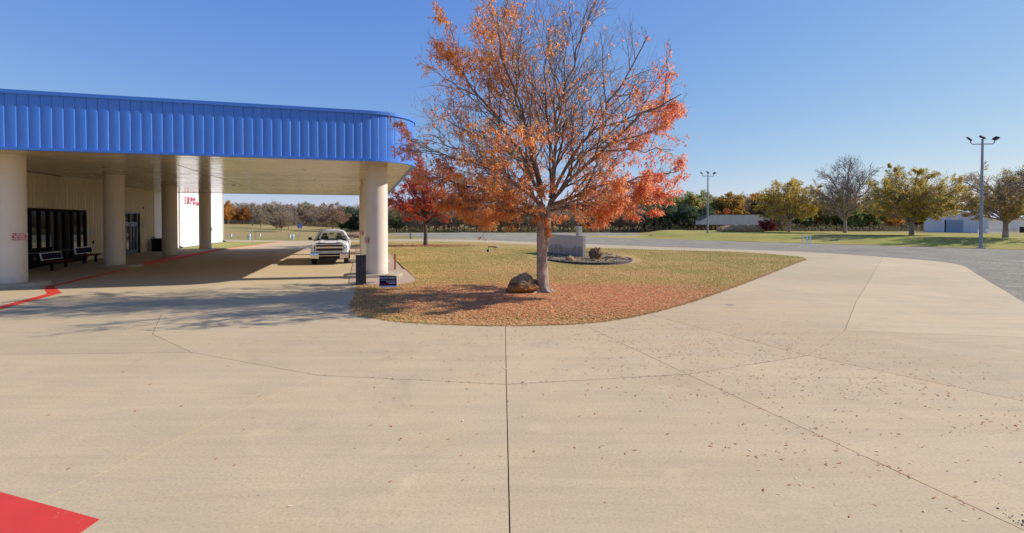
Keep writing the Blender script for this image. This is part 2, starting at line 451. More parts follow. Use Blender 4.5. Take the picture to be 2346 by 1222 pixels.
M['whwhite'] = simple('warehouse sheet', (0.78, 0.75, 0.70), 0.5, var=0.04, scale=1)
M['whcream'] = simple('warehouse cream sheet', (0.82, 0.78, 0.68), 0.5, var=0.04, scale=1)
M['whroof'] = simple('warehouse roof sheet', (0.68, 0.68, 0.70), 0.35, var=0.05, scale=1)
M['whdoor'] = simple('roller door', (0.36, 0.42, 0.47), 0.5, var=0.05)

# ------------------------------------------------------------------ ground
NBX, NBY = 0.765, 0.644
def ground_z(x, y):
    x = np.asarray(x, float); y = np.asarray(y, float)
    s = (x - 44.7) * NBX + (y - 44.7) * NBY
    bank = (0.72 * smooth01((s - 0.3) / 10.5) - 0.30 * smooth01((s - 32) / 18)) * smooth01((x / np.maximum(y, 1.0) - 0.245) / 0.06) * smooth01((y + 10) / 30)
    left = 1.9 * smooth01((y - 68) / 95.0) * smooth01((-x - 30) / 55.0)
    return -0.04 + bank + left
def gz(x, y): return float(ground_z(x, y))

def axis(a, b, fine0, fine1, nf, far):
    mid = np.linspace(fine0, fine1, nf)
    lo = fine0 - np.geomspace(3, fine0 - a, far)[::-1]
    hi = fine1 + np.geomspace(3, b - fine1, far)
    return np.concatenate([lo, mid, hi])
xs = axis(-2500, 2500, -130, 130, 150, 14)
ys = axis(-1200, 3500, -20, 190, 130, 14)
XX, YY = np.meshgrid(xs, ys)
ZZ = ground_z(XX, YY)
nx, ny = len(xs), len(ys)
ii = (np.arange(ny - 1)[:, None] * nx + np.arange(nx - 1)[None, :]).ravel()
terr = np_mesh('terrain', np.stack([XX, YY, ZZ], -1), np.stack([ii, ii + 1, ii + nx + 1, ii + nx], -1), smooth=True)
tag(link('terrain', terr, M['terrain']), kind='structure')

def sheet(name, pts, z, mat, parent=None, kind='structure'):
    mb = MB(); n = len(pts)
    mb.add([(p[0], p[1], z) for p in pts], [tuple(range(n))])
    o = mb.build(name, mat, parent)
    if kind and parent is None: tag(o, kind=kind)
    return o

# outlines surveyed from the photograph
ISL_NEAR = [(808,690),(815,718),(880,733),(940,740),(1050,745),(1158,747),(1300,744),(1420,732),(1540,705),(1640,673),(1740,636),(1800,612),(1847,595)]
ISL_FAR = [(1840,590),(1801,585.7),(1690,577.7),(1480,572),(1345,567),(1230,561.3),(1170,559),(1100,555.3),(960,553),(890,552.5)]
OUT_FAR = [(890,548.3),(960,548.5),(1100,549.7),(1160,552.6),(1230,555.2),(1345,559.5),(1480,565),(1690,572),(1850,578),(2022,589)]
def dense(pts, k=4):
    """Catmull-Rom through surveyed points so curves read as curves"""
    out = []
    for i in range(len(pts) - 1):
        p0, p1, p2, p3 = pts[max(i-1,0)], pts[i], pts[i+1], pts[min(i+2, len(pts)-1)]
        for j in range(k):
            t = j / k
            out.append(0.5 * ((2*p1) + (p2-p0)*t + (2*p0-5*p1+4*p2-p3)*t*t + (3*p1-p0-3*p2+p3)*t**3))
    out.append(pts[-1])
    return out
isl_near = dense([G(*p) for p in ISL_NEAR]); isl_far = dense([G(*p) for p in ISL_FAR], 3)
out_far = dense([G(*p) for p in OUT_FAR], 3)
walk_edge = [P(-1.3,64), P(-1.1,52.5), P(2.0,52.4), P(2.0,38.8), P(2.2,21.9), P(2.0,20.8), P(1.2,19.95)]
island = isl_near + isl_far + walk_edge + [G(835,653.5), G(816,655)]

def near_on(poly, p):
    p = Vector(p); i = min(range(len(poly)), key=lambda k: (poly[k] - p).length); return i

# drive slabs, separated by real joints
a0, a1, a2, a3, a4, a5, a6, a7, a8 = [G(*p) for p in ((370,720),(349,766),(440,808),(727,860),(1160,881),(1575,858),(1850,815),(1935,758),(2017,600))]
i1 = near_on(isl_near, G(1158,747)); i2 = near_on(isl_near, G(1340,742)); i3 = near_on(isl_near, G(1480,720)); i4 = near_on(isl_near, G(1640,673))
right_edge = dense([G(*p) for p in ((2022,589),(2136,598),(2202,608),(2231,624),(2257,640),(2346,693))], 3)
J1b, J3b, J4b, J5b = Vector((-0.3,-14,0)), Vector((8.2,-3.5,0)), G(2346,920) + (G(2346,920)-a6)*1.2, Vector((15.9, 9.6, 0))
J3n = G(2346,1215); J3b = J3n + (J3n - a5).normalized() * 8
a5r = a5
jn = G(1168,1222)
slabs = [
    # inner ring
    isl_near[:i1+1][::-1] + [G(816,655), G(835,653.5), P(0.2,20.2), P(-0.5,21), P(-0.5,52), P(-1.1,52.5), P(-1.3,64), P(-1.5,70), P(-5,70), a0, a1, a2, a3, a4],
    isl_near[i1:i2+1] + [a5, a4],
    isl_near[i2:i3+1] + [a6, a5],
    isl_near[i3:i4+1] + [G(1960,694), a7, a6],
    isl_near[i4:] + isl_far + [P(-1.3,64), P(-1.5,70)] + out_far + [a8, G(1960,694)],
    # outer ring
    [a7, G(1960,694), a8, out_far[-1]] + right_edge[1:] + [Vector((16.4,12.0,0)), J5b],
    [a6, a7, J5b, Vector((17.0,7.0,0)), J4b],
    [a5, a6, J4b, Vector((16.5,0,0)), J3b],
    [a4, a5, J3n, J3b, Vector((9,-14,0)), J1b, jn],
    [a3, a4, jn, J1b, Vector((-14,-14,0)), G(0,1190)],
    [a2, a3, G(0,1190), Vector((-14,-14,0)), Vector((-34,-14,0)), Vector((-34,6,0)), P(-16.5,14.0), ],
    [a0, P(-5,70), P(-8,70.5), G(520,549.5), G(300,551), G(300,555), G(520,554.6), G(645,554.4), G(600,561), G(560,566), P(-11.6,49.5), P(-11.7,31.0), P(-11.3,22.9), P(-16.4,22.6), P(-16.5,14.0), a2, a1],
]
def ccw(poly):
    a = sum(poly[i][0]*poly[(i+1)%len(poly)][1] - poly[(i+1)%len(poly)][0]*poly[i][1] for i in range(len(poly)))
    return poly if a > 0 else poly[::-1]
def clean(poly):
    out = []
    for p in poly:
        if not out or (Vector((p[0],p[1],0)) - Vector((out[-1][0],out[-1][1],0))).length > 0.02: out.append(p)
    return out
def inset(poly, d):
    n = len(poly); out = []
    for i in range(n):
        p0, p1, p2 = [Vector((q[0], q[1])) for q in (poly[i-1], poly[i], poly[(i+1)%n])]
        e1, e2 = (p1-p0).normalized(), (p2-p1).normalized()
        n1, n2 = Vector((-e1.y, e1.x)), Vector((-e2.y, e2.x))
        b = n1 + n2
        k = b.length
        b = b / k if k > 1e-3 else n1
        c = max(0.4, b.dot(n1))
        q = p1 + b * (d / c)
        out.append((q.x, q.y))
    return out
drive = tag(empty('concrete_drive'), kind='structure')
filler = MB()
rs = random.Random(3)
for k, poly in enumerate(slabs):
    poly = clean(ccw(poly))
    filler.add([(p[0], p[1], -0.016) for p in poly], [tuple(range(len(poly)))])
    q = inset(poly, 0.0058)
    MB().prism(q, -0.06, 0.0).build('concrete_slab', M['concrete'], drive)
filler.build('joint_filler', M['joint'], drive)

# gravel lot, asphalt lane, lawns
grav = [G(1015,548.0), G(985,543.5), G(900,537.5), G(885,534.8), G(960,533.6), G(1200,533.2), G(1440,534.0), G(1490,538.5), G(1512,545)]
grav += [G(1594,548.6), Vector((28.8,62.8,0)), Vector((34.9,56,0)), Vector((40.3,49.4,0)), Vector((44.7,44.3,0)), Vector((58,28,0)), Vector((70,-14,0)), Vector((17.2,-14,0)),
         Vector((16.8,7,0)), Vector((16.2,12,0))] + right_edge[::-1] + out_far[::-1][:-2]
sheet('gravel_lot', clean(grav), -0.022, M['gravel'])
lane = [G(1060,549.2), G(1080,545.6), G(1230,547), G(1370,549), G(1490,550), G(1600,551), G(1710,556), G(1900,562.5), G(2080,571), G(2200,584), G(2170,597)]
lane = lane + [right_edge[2], right_edge[1]] + out_far[::-1][:-4]
sheet('asphalt_lane', clean(lane), -0.016, M['asphalt'])
sheet('lawn', clean(island), 0.004, M['lawn'])
sheet('grass_verge', [P(-15.7,47.3), P(-11.9,47.6), P(-11.65,49.6), G(560,565.6), G(600,560.6), G(642,554.9), G(520,555.0), G(470,555.4), P(-15.6,66)], 0.006, M['verge'])
# rough low berm of dumped gravel along the far side of the lot
gxs = np.linspace(-19, 24, 150); gys = np.linspace(88, 113, 40)
gb_v = []
for y in gys:
    for x in gxs:
        e_ = min(1, (x + 19) / 5, (24 - x) / 5, (y - 88) / 4, (113 - y) / 3)
        n_ = noise.noise(Vector((x * 0.22, y * 0.16, 3.0))) * 0.5 + 0.45 * noise.noise(Vector((x * 0.8, y * 0.5, 7.0))) + 0.25 * noise.noise(Vector((x * 2.1, y * 1.3, 1.0)))
        gb_v.append((x + y * 0.02, y, -0.05 + max(0, e_) * (0.12 + 0.22 * n_)))
gb_f = [(j * 150 + i, j * 150 + i + 1, (j + 1) * 150 + i + 1, (j + 1) * 150 + i) for j in range(39) for i in range(149)]
tag(link('gravel_berm', np_mesh('gravel_berm', gb_v, gb_f), M['gravel']), kind='structure')
# bank cover, follows the terrain
bpts, bf = [], []
us = np.linspace(0, 95, 60); ss = np.linspace(-0.2, 34, 30)
for u in us:
    for s_ in ss:
        wob = 0.5 * math.sin(u * 0.9) + 0.35 * math.sin(u * 2.3 + 1)
        s2 = s_ + wob * (1 if s_ < 1 else 0)
        x = 70 + s2 * NBX - u * NBY; y = 15.0 + s2 * NBY + u * NBX
        bpts.append((x, y, gz(x, y) + 0.03))
for i in range(len(us) - 1):
    for j in range(len(ss) - 1):
        q = i * len(ss) + j
        bf.append((q, q + 1, q + len(ss) + 1, q + len(ss)))
tag(link('grass_bank', np_mesh('grass_bank', bpts, bf, smooth=True), M['bank']), kind='structure')

# red painted lines and curbs
rp = []
def red(name, pts, z=0.004):
    return sheet(name, pts, z, M['redpaint'])
red('red_fire_lane_line', [G(0,702), G(108,673.6), G(101.5,663), G(105,657.8), G(122,655.5), G(128,661), G(142.5,671.3), G(117.6,678), G(0,709.5), P(-9.6,14.0), P(-9.95,14.0)])
red('red_curb_line', [P(-11.25,22.95), P(-11.68,30.9), P(-11.46,30.95), P(-11.02,23.1)])
pA = G(229, 1191); pu, pv = (G(0, 1128) - pA).normalized(), (G(185, 1222) - pA).normalized()
red('red_painted_patch', [pA, pA + pu * 6.0, pA + pu * 6.0 + pv * 1.3, pA + pv * 1.3], 0.004)

# entrance walk, canopy right walk, curbs
walk = tag(empty('entrance_walk', (0,0,0), PHI), kind='structure')
for k, (d0, d1) in enumerate(((22.6,26.4),(26.42,30.2),(32.5,36.2),(36.22,40.0),(40.02,43.8),(43.82,47.6),(47.62,49.6))):
    h = 0.012 if d1 < 31 else 0.13
    MB().prism([(-15.8,d0),(-11.72 if d1>31 else -11.25-(d0-22.6)*0.052,d0),(-11.72 if d1>31 else -11.25-(d1-22.6)*0.052,d1),(-15.8,d1)], -0.05, h).build('walk_slab', M['pad'], walk, bevel=0.006)
MB().hexa([(-15.8,30.22,-0.05),(-11.66,30.22,-0.05),(-11.72,32.48,-0.05),(-15.8,32.48,-0.05),(-15.8,30.22,0.012),(-11.66,30.22,0.012),(-11.72,32.48,0.13),(-15.8,32.48,0.13)]).build('ramp', M['pad'], walk)
curb = tag(empty('red_curb', (0,0,0), PHI), kind='structure')
for k in range(7):
    d0 = 31.9 + k * 2.5; d1 = d0 + 2.49
    MB().box(-11.715, -11.52, d0, d1, -0.05, 0.135).build('curb_stone', M['redpaint'], curb, bevel=0.015)
cpts = [P(-11.6,49.5), G(560,566), G(600,561), G(645,554.4)]
for k in range(3):
    a, b = cpts[k], cpts[k+1]; t_ = (b - a).normalized(); nrm = Vector((t_.y, -t_.x, 0))
    n_ = max(2, int((b - a).length / 2.6))
    for q in range(n_):
        u0, u1 = a.lerp(b, q / n_), a.lerp(b, (q + 0.995) / n_)
        p4 = [u0, u0 + nrm * 0.15, u1 + nrm * 0.15, u1]
        inv = Matrix.Rotation(-PHI, 4, 'Z')
        MB().prism([(inv @ p)[:2] for p in ccw(p4)], -0.05, 0.055).build('curb_stone', M['redfaded'], curb, bevel=0.012)
side = tag(empty('side_walk', (0,0,0), PHI), kind='structure')
MB().prism([(-0.48,26.4),(-0.48,21.1),(-0.3,20.5),(0.2,20.22),(1.2,20.0),(1.85,20.45),(2.12,21.1),(2.16,21.9),(2.1,26.4)], -0.05, 0.02).build('walk_slab', M['walk'], side, bevel=0.006)
for k in range(6):
    d0 = 26.42 + k * 4.33
    MB().box(-0.48, 2.0, d0, d0 + 4.31, -0.05, 0.02).build('walk_slab', M['walk'], side, bevel=0.006)

# ------------------------------------------------------------------ canopy
ZS, ZT, D0, D1, WR, RC = 4.9, 6.83, 21.6, 49.6, 2.3, 1.9
WL = -15.8
can = thing('entrance_canopy', 'big flat entrance canopy with blue ribbed metal fascia on white round columns', 'canopy', (0,0,0), PHI)
def panel_mesh(width, name):
    """one bowed fascia panel with a raised seam at its right edge; x along, y out (towards -y), z up"""
    n = 7; prof = []
    for i in range(n + 1):
        u = i / n
        prof.append((u * (width - 0.014), -0.006 - 0.010 * (1 - (2 * u - 1) ** 2)))
    prof += [(width - 0.012, 0.004), (width - 0.001, 0.004)]
    mb = MB(); k = len(prof)
    H_ = ZT - ZS - 0.10
    mb.add([(p[0], p[1], 0) for p in prof] + [(p[0], p[1], H_) for p in prof], [(i, i + 1, k + i + 1, k + i) for i in range(k - 1)])
    me = mb.mesh(name)
    me.polygons.foreach_set('use_smooth', [i < n for i in range(len(me.polygons))])
    return me
PWID = 0.333
pm = panel_mesh(PWID, 'fascia_panel')
w0 = WR - RC
k = 0
while w0 - (k + 1) * PWID > -21.5:
    link('fascia_panel', pm, M['blue'], can, (w0 - (k + 1) * PWID, D0, ZS + 0.05)); k += 1
na = 9
pa = panel_mesh(RC * math.pi / 2 / na * 1.0, 'fascia_panel_corner')
for q in range(na):
    a_ = (math.pi / 2) * (q / na) - math.pi / 2
    link('fascia_panel', pa, M['blue'], can, (w0 + RC * math.cos(a_), D0 + RC + RC * math.sin(a_), ZS + 0.05), (0, 0, a_ + math.pi / 2 + math.pi / 4 / na))
d = D0 + RC
while d + PWID <= D1 + 0.01:
    link('fascia_panel', pm, M['blue'], can, (WR, d, ZS + 0.05), (0, 0, math.pi / 2)); d += PWID
# outline for trims, backing, roof deck
arc = [(w0 + RC * math.cos(a), D0 + RC + RC * math.sin(a)) for a in [(-math.pi/2) + (math.pi/2) * i / 16 for i in range(17)]]
def trim(name, off, thick, z0, z1, mat):
    line = [(-21.6, D0)] + arc + [(WR, D1)]
    mb = MB(); outl, inl = [], []
    for i, p in enumerate(line):
        q0, q1 = line[max(i-1,0)], line[min(i+1,len(line)-1)]
        tx, ty = q1[0]-q0[0], q1[1]-q0[1]; L = math.hypot(tx, ty); nx_, ny_ = ty/L, -tx/L
        outl.append((p[0]+nx_*off, p[1]+ny_*off)); inl.append((p[0]+nx_*(off-thick), p[1]+ny_*(off-thick)))
    mb.prism(outl + inl[::-1], z0, z1)
    return mb.build(name, mat, can)
trim('coping', 0.06, 0.18, ZT - 0.055, ZT + 0.075, M['blue'])
trim('drip_edge', 0.055, 0.16, ZS - 0.035, ZS + 0.055, M['blue'])
trim('fascia_backing', -0.012, 0.05, ZS + 0.06, ZT - 0.06, M['blue'])
MB().box(-21.5, WR - 0.05, D1 - 0.03, D1 + 0.03, ZS - 0.03, ZT).build('rear_fascia', M['trimtan'], can)
roofpoly = [(-21.5, D0 + 0.15)] + [(p[0] - 0.08, p[1] + 0.1) for p in arc] + [(WR - 0.1, D1 - 0.05), (-21.5, D1 - 0.05)]
MB().prism(roofpoly, ZT - 0.25, ZT - 0.12).build('roof_deck', M['dkgrey'], can)
# soffit planks run across the drive, in two lengths that meet at a cover strip
rs = random.Random(5)
d = D0 + 0.13
def arc_x(dd):
    if dd >= D0 + RC: return WR - 0.10
    s_ = D0 + RC - dd
    return w0 + math.sqrt(max(0.0, RC * RC - s_ * s_)) - 0.10
while d < D1 - 0.05:
    e = min(d + 0.40, D1 - 0.04)
    for (x0, x1) in ((WL + 0.02, -7.83), (-7.79, None)):
        if x1 is None: xa, xb = arc_x(d + 0.01), arc_x(e - 0.01)
        else: xa = xb = x1
        if d < 22.9 and x0 < -10: x0 = -21.4
        t1, t2 = rs.uniform(-0.0022, 0.0022), rs.uniform(-0.0022, 0.0022)
        o = MB().hexa([(x0,d+0.005,t1),(xa,d+0.005,t1),(xb,e-0.005,t2),(x0,e-0.005,t2),(x0,d+0.005,0.03),(xa,d+0.005,0.03),(xb,e-0.005,0.03),(x0,e-0.005,0.03)]).build('soffit_panel', M['soffit'], can, loc=(0,0,ZS))
    d = e
MB().prism([(WL, D0 + 0.2)] + [(p[0] - 0.12, p[1] + 0.12) for p in arc] + [(WR - 0.2, D1 - 0.06), (WL, D1 - 0.06)], ZS + 0.034, ZS + 0.06).build('soffit_backing', M['dkgrey'], can)
MB().box(-7.9, -7.72, D0 + 0.2, D1 - 0.05, ZS - 0.014, ZS - 0.003).build('soffit_strip', M['soffit'], can, bevel=0.003)
dl = MB(); dl.cyl(0, 0, -0.022, 0.0, 0.115, 0.13, 20); dlm = dl.mesh('downlight', smooth='auto')
ll = MB(); ll.cyl(0, 0, -0.027, -0.023, 0.085, None, 16); llm = ll.mesh('downlight_lens')
for w in (-13.9, -2.62):
    for dd in (26.5, 32.65, 38.7, 44.8):
        o = link('downlight', dlm, M['white'], can, (w, dd, ZS - 0.003))
        link('lens', llm, M['lens'], o)
for dd in (38.83,):
    o = link('downlight', dlm, M['white'], can, (-8.3, dd, ZS - 0.003)); link('lens', llm, M['lens'], o)
# columns and raised pads
col_m = MB(); col_m.cyl(0, 0, 0.0, ZS - 0.1, 0.46, None, 48); col_m = col_m.mesh('column', smooth='auto')
cap_m = MB(); cap_m.cyl(0, 0, ZS - 0.095, ZS - 0.004, 0.475, None, 48); cap_m = cap_m.mesh('column_collar', smooth='auto')
def stadium(w, wl, wr, dd, hw):
    pts = [(wr - hw + hw * math.cos(a), dd + hw * math.sin(a)) for a in [-math.pi/2 + math.pi * i / 12 for i in range(13)]]
    pts += [(wl + hw + hw * math.cos(a), dd + hw * math.sin(a)) for a in [math.pi/2 + math.pi * i / 12 for i in range(13)]]
    return pts
COLS = [(-12.55,23.6,0.0,(-13.6,-11.4)), (-12.6,32.1,0.10,(-13.5,-11.35)), (-12.68,40.55,0.13,None), (-12.72,49.05,0.05,(-13.9,-11.2)),
        (0.66,23.25,0.02,(-0.75,1.75)), (0.42,31.8,0.02,(-0.9,1.6)), (0.36,40.3,0.02,(-1.0,1.55)), (0.3,48.6,0.02,(-1.0,1.5))]
for w, dd, zb, pad in COLS:
    if pad:
        MB().prism(stadium(w, pad[0], pad[1], dd, 0.72), -0.05, 0.14).build('column_pad', M['pad'], can, bevel=0.02)
    c = link('column', col_m, M['column'], can, (w, dd, 0.0))
    link('collar', cap_m, M['column'], c)

# ------------------------------------------------------------------ exhibition hall
hall = thing('exhibition_hall', 'tan and white metal exhibition hall with dark glass entrance behind the canopy', 'building', (0,0,0), PHI)
def ribbed(width, h, name, rib=0.33):
    """wall sheet facing +x: y along, z up"""
    prof = [(0.0, 0.0)]
    n = max(1, int(round(width / rib)))
    for i in range(n):
        y = i * width / n
        s_ = width / n
        prof += [(0.0, y + s_*0.36), (0.032, y + s_*0.44), (0.032, y + s_*0.56), (0.0, y + s_*0.64)]
    prof.append((0.0, width))
    k = len(prof); mb = MB()
    mb.add([(p[0], p[1], 0) for p in prof] + [(p[0], p[1], h) for p in prof], [(i, i+1, k+i+1, k+i) for i in range(k-1)])
    return mb.mesh(name)
WD0, WD1, DR0, DR1 = 25.0, 36.55, 39.4, 44.4      # storefront and door openings along d
HEAD = 3.10
ZTOP = 4.88
def wallrun(d0, d1, z0, z1, x=WL, mat='tanwall', step=1.0):
    n = max(1, int(round((d1 - d0) / step))); w_ = (d1 - d0) / n
    me = ribbed(w_ - 0.002, z1 - z0, 'wall_panel')
    for i in range(n): link('wall_panel', me, M[mat], hall, (x, d0 + i * w_, z0))
wallrun(22.2, WD0, 0.0, ZTOP)
wallrun(WD0, WD1, HEAD, ZTOP)
wallrun(WD1, DR0, 0.0, ZTOP)
wallrun(DR0, DR1, HEAD + 0.02, ZTOP)
wallrun(DR1, 47.0, 0.0, ZTOP)
MB().box(WL - 0.02, WL + 0.06, 46.98, 47.12, 0.0, ZTOP).build('corner_trim', M['white'], hall)
MB().box(WL - 8, WL - 0.03, 22.25, 22.4, 0, 6.7).build('front_wall', M['tanwall'], hall)
MB().box(WL - 8, WL - 0.02, 22.4, 47.1, ZTOP + 0.15, ZTOP + 0.3).build('inner_ceiling', M['dkgrey'], hall)
MB().box(WL - 6.0, WL - 5.9, 22.4, 47.1, 0, ZTOP + 0.1).build('inner_wall', M['dkgrey'], hall)
# storefront
sf = empty('storefront_window', (WL, 0, 0), 0, hall)
MB().box(-0.10, 0.05, WD0, WD1, HEAD - 0.14, HEAD).build('head_frame', M['bronze'], sf, bevel=0.006)
MB().box(-0.10, 0.05, WD0, WD1, 0.012, 0.42).build('kick_panel', M['bronze'], sf, bevel=0.006)
MB().box(-0.06, 0.075, WD0, WD1, 0.83, 0.86).build('push_rail', M['alu'], sf)
npn = 15; pw = (WD1 - WD0) / npn
mm = MB().box(-0.09, 0.055, -0.075, 0.075, 0.42, HEAD - 0.14).mesh('mullion', bevel=0.006)
gm = MB().box(-0.03, -0.012, 0.077, pw - 0.077, 0.422, HEAD - 0.142).mesh('pane')
rs = random.Random(8)
for i in range(npn + 1):
    link('mullion', mm, M['bronze'], sf, (0, WD0 + i * pw + (0.075 if i == 0 else (-0.075 if i == npn else 0)), 0))
    if i < npn: link('pane', gm, M['glass'], sf, (0, WD0 + i * pw, 0), (0, 0, rs.uniform(-0.004, 0.004)))
# double doors with transom
dr = empty('entrance_doors', (WL, 0, 0), 0, hall)
MB().box(-0.12, 0.05, DR0, DR1, HEAD - 0.10, HEAD + 0.015).build('head_frame', M['alu'], dr, bevel=0.005)
for y in (DR0 + 0.06, 41.0, 42.7, DR1 - 0.62): MB().box(-0.11, 0.045, y - 0.06, y + 0.06, 0.13, HEAD - 0.102).build('mullion', M['alu'], dr, bevel=0.005)
MB().box(-0.10, 0.04, DR0, DR1 - 0.58, 2.22, 2.38).build('transom_bar', M['alu'], dr, bevel=0.005)
MB().box(-0.14, 0.0, DR1 - 0.55, DR1, 0.13, HEAD - 0.1).build('side_reveal', M['bronze'], dr)
for (y0, y1) in ((DR0 + 0.13, 40.93), (41.07, 42.63), (42.77, DR1 - 0.69)):
    MB().box(-0.07, -0.05, y0, y1, 2.4, HEAD - 0.11).build('transom_pane', M['glass'], dr)
    ym = (y0 + y1) / 2
    for (ya, yb) in ((y0, ym - 0.03), (ym + 0.03, y1)):
        leaf = MB().box(-0.06, 0.02, ya, ya + 0.08, 0.14, 2.2).box(-0.06, 0.02, yb - 0.08, yb, 0.14, 2.2).box(-0.06, 0.02, ya + 0.08, yb - 0.08, 0.14, 0.42).box(-0.06, 0.02, ya + 0.08, yb - 0.08, 2.08, 2.2)
        leaf.build('door_frame', M['alu'], dr)
        MB().box(-0.03, -0.015, ya + 0.081, yb - 0.081, 0.421, 2.079).build('door_pane', M['glass'], dr)
    for s_ in (-1, 1):
        MB().tube([(0.02, ym + s_*0.1, 1.0), (0.09, ym + s_*0.1, 1.0), (0.09, ym + s_*0.1, 1.3), (0.02, ym + s_*0.1, 1.3)], 0.014, 6).build('pull_handle', M['galv'], dr)
# long white hall wall with its letters and downspouts
WX = -15.95
wallrun(47.15, 68.6, 0.03, 8.2, WX, 'whitewall', 1.02)
MB().box(WX - 12, WX - 0.02, 68.45, 68.6, 0, 8.2).build('end_wall', M['whitewall'], hall)
MB().box(WX - 12, WX + 0.25, 47.15, 68.75, 8.2, 8.32).build('roof_edge', M['white'], hall)
for dd in (53.2, 68.5):
    o = MB().box(WX + 0.04, WX + 0.16, dd - 0.07, dd + 0.07, 0.25, 8.1).build('downspout', M['trimtan'], hall, bevel=0.015)
    MB().hexa([(WX+0.04,dd-0.07,0.25),(WX+0.16,dd-0.07,0.25),(WX+0.16,dd+0.07,0.25),(WX+0.04,dd+0.07,0.25),(WX+0.04,dd-0.07,0.24),(WX+0.16,dd-0.07,0.24),(WX+0.16,dd+0.07,0.24),(WX+0.04,dd+0.07,0.24)][4:] + [(WX+0.04,dd-0.07,0.249),(WX+0.16,dd-0.07,0.249),(WX+0.16,dd+0.07,0.249),(WX+0.04,dd+0.07,0.249)]).build('spout_joint', M['dkgrey'], o)
    MB().hexa([(WX+0.05,dd-0.07,0.05),(WX+0.34,dd-0.07,0.03),(WX+0.34,dd+0.07,0.03),(WX+0.05,dd+0.07,0.05),(WX+0.05,dd-0.07,0.23),(WX+0.34,dd-0.07,0.13),(WX+0.34,dd+0.07,0.13),(WX+0.05,dd+0.07,0.23)]).build('spout_shoe', M['dkgrey'], o)
for txt, size, d_c, z in (('E',0.98,55.0,4.42),('X',0.98,55.85,4.42),('P',0.98,56.7,4.42),('O',0.98,57.6,4.42)):
    link('letter', text_mesh(txt, size, 'letter', 0.03, bold=0.0), M['letter_red'], hall, (WX + 0.075, d_c, z), (R(90), 0, R(90)))
for i, ch in enumerate('CENTER'):
    link('letter', text_mesh(ch, 0.46, 'letter', 0.03), M['letter_red'], hall, (WX + 0.075, 58.45 + i * 0.38, 4.22), (R(90), 0, R(90)))
# small fittings on the entrance wall
MB().box(0, 0.02, -0.22, 0.22, -0.28, 0.28).build('notice', M['paper'], hall, loc=(WL + 0.036, 37.25, 1.85))
for k in range(4): MB().box(0, 0.022, -0.16, 0.16, -0.03, 0.03).build('notice', M['paper'], hall, loc=(WL + 0.036, 44.95, 1.95 - k * 0.24))
MB().box(0, 0.02, -0.2, 0.2, -0.24, 0.24).build('notice', M['paper'], hall, loc=(WL + 0.036, 44.95, 2.3))
MB().box(0, 0.06, -0.05, 0.05, -0.07, 0.07).build('alarm_bell', M['sign_red'], hall, loc=(WL + 0.034, 44.9, 3.45), bevel=0.01)
MB().box(0, 0.05, -0.06, 0.06, -0.09, 0.09).build('key_switch', M['black'], hall, loc=(WL + 0.034, 37.3, 1.15), bevel=0.01)
MB().tube([(WL + 0.03, 46.5, 1.2), (WL + 0.22, 46.5, 1.2), (WL + 0.22, 46.5, 1.1)], 0.04, 8).build('hose_tap', M['rustpost'], hall)

# signs on columns
def red_sign(w, dd, ang, z, label, lines):
    nrm = Vector((math.cos(ang), math.sin(ang)))
    s = thing('column_sign', label, 'sign', P(w + nrm.x * 0.468, dd + nrm.y * 0.468, z), PHI + ang + R(90))
    MB().box(-0.21, 0.21, -0.008, 0.004, -0.13, 0.13).build('plate', M['sign_red'], s, bevel=0.003)
    if lines:
        for q, l in enumerate(lines):
            link('lettering', text_mesh(l, 0.082, 'lettering', 0.001, bold=0.002), M['white'], s, (0, -0.0105, 0.078 - q * 0.082), (R(90), 0, 0))
    return s
NS = ['NO SMOKING', 'BEYOND', 'THIS POINT']
red_sign(-12.55, 23.6, R(-33), 1.86, 'red no smoking sign with white words on the nearest column of the entrance walk', NS)
red_sign(-12.72, 49.05, R(5), 1.8, 'red sign on the farthest column of the entrance walk, before the white wall', NS)
red_sign(0.66, 23.25, R(200), 1.62, 'red sign seen edge-on on the white column behind the yard sign', NS)
red_sign(0.42, 31.8, R(206), 1.75, 'faint red sign on the column hidden behind the nearest lawn-side column', NS)

# ------------------------------------------------------------------ street furniture round the entrance
def bench(w, dd, label, slope):
    b = thing('bench', label, 'bench', P(w, dd, 0.0), PHI + R(90) + slope, 'advertising benches by the glass front')
    zb = 0.015
    MB().box(-0.92, 0.92, -0.42, 0.02, zb + 0.40, zb + 0.46).build('seat', M['maroon'], b, bevel=0.012)
    bp = MB().hexa([(-0.9,0.05,zb+0.52),(0.9,0.05,zb+0.52),(0.9,0.09,zb+0.52),(-0.9,0.09,zb+0.52),(-0.9,0.13,zb+0.88),(0.9,0.13,zb+0.88),(0.9,0.17,zb+0.88),(-0.9,0.17,zb+0.88)]).build('backrest', M['white'], b, bevel=0.006)
    MB().hexa([(-0.84,0.045,zb+0.56),(0.84,0.045,zb+0.56),(0.84,0.075,zb+0.56),(-0.84,0.075,zb+0.56),(-0.84,0.111,zb+0.84),(0.84,0.111,zb+0.84),(0.84,0.14,zb+0.84),(-0.84,0.14,zb+0.84)]).build('advert_board', M['navy'], bp)
    for sx in (-0.62, 0.62):
        MB().box(sx-0.05, sx+0.05, -0.25, -0.15, zb, zb+0.40).box(sx-0.05, sx+0.05, -0.36, 0.04, zb + 0.36, zb + 0.40).build('leg', M['black'], b, bevel=0.006)
        MB().tube([(sx, 0.0, zb + 0.38), (sx, 0.08, zb + 0.6)], 0.025, 8).build('back_bracket', M['black'], b)
    return b
bench(-14.75, 31.0, 'bench with white-framed advert backrest, nearer the first column', 0)
bench(-14.75, 34.1, 'bench with white-framed advert backrest, nearer the notice and second column', 0).location.z = 0.115
bx_ = thing('trash_bin', 'black square litter bin against the ribbed wall beside the entrance doors', 'bin', P(-15.15, 46.0, 0.13), PHI)
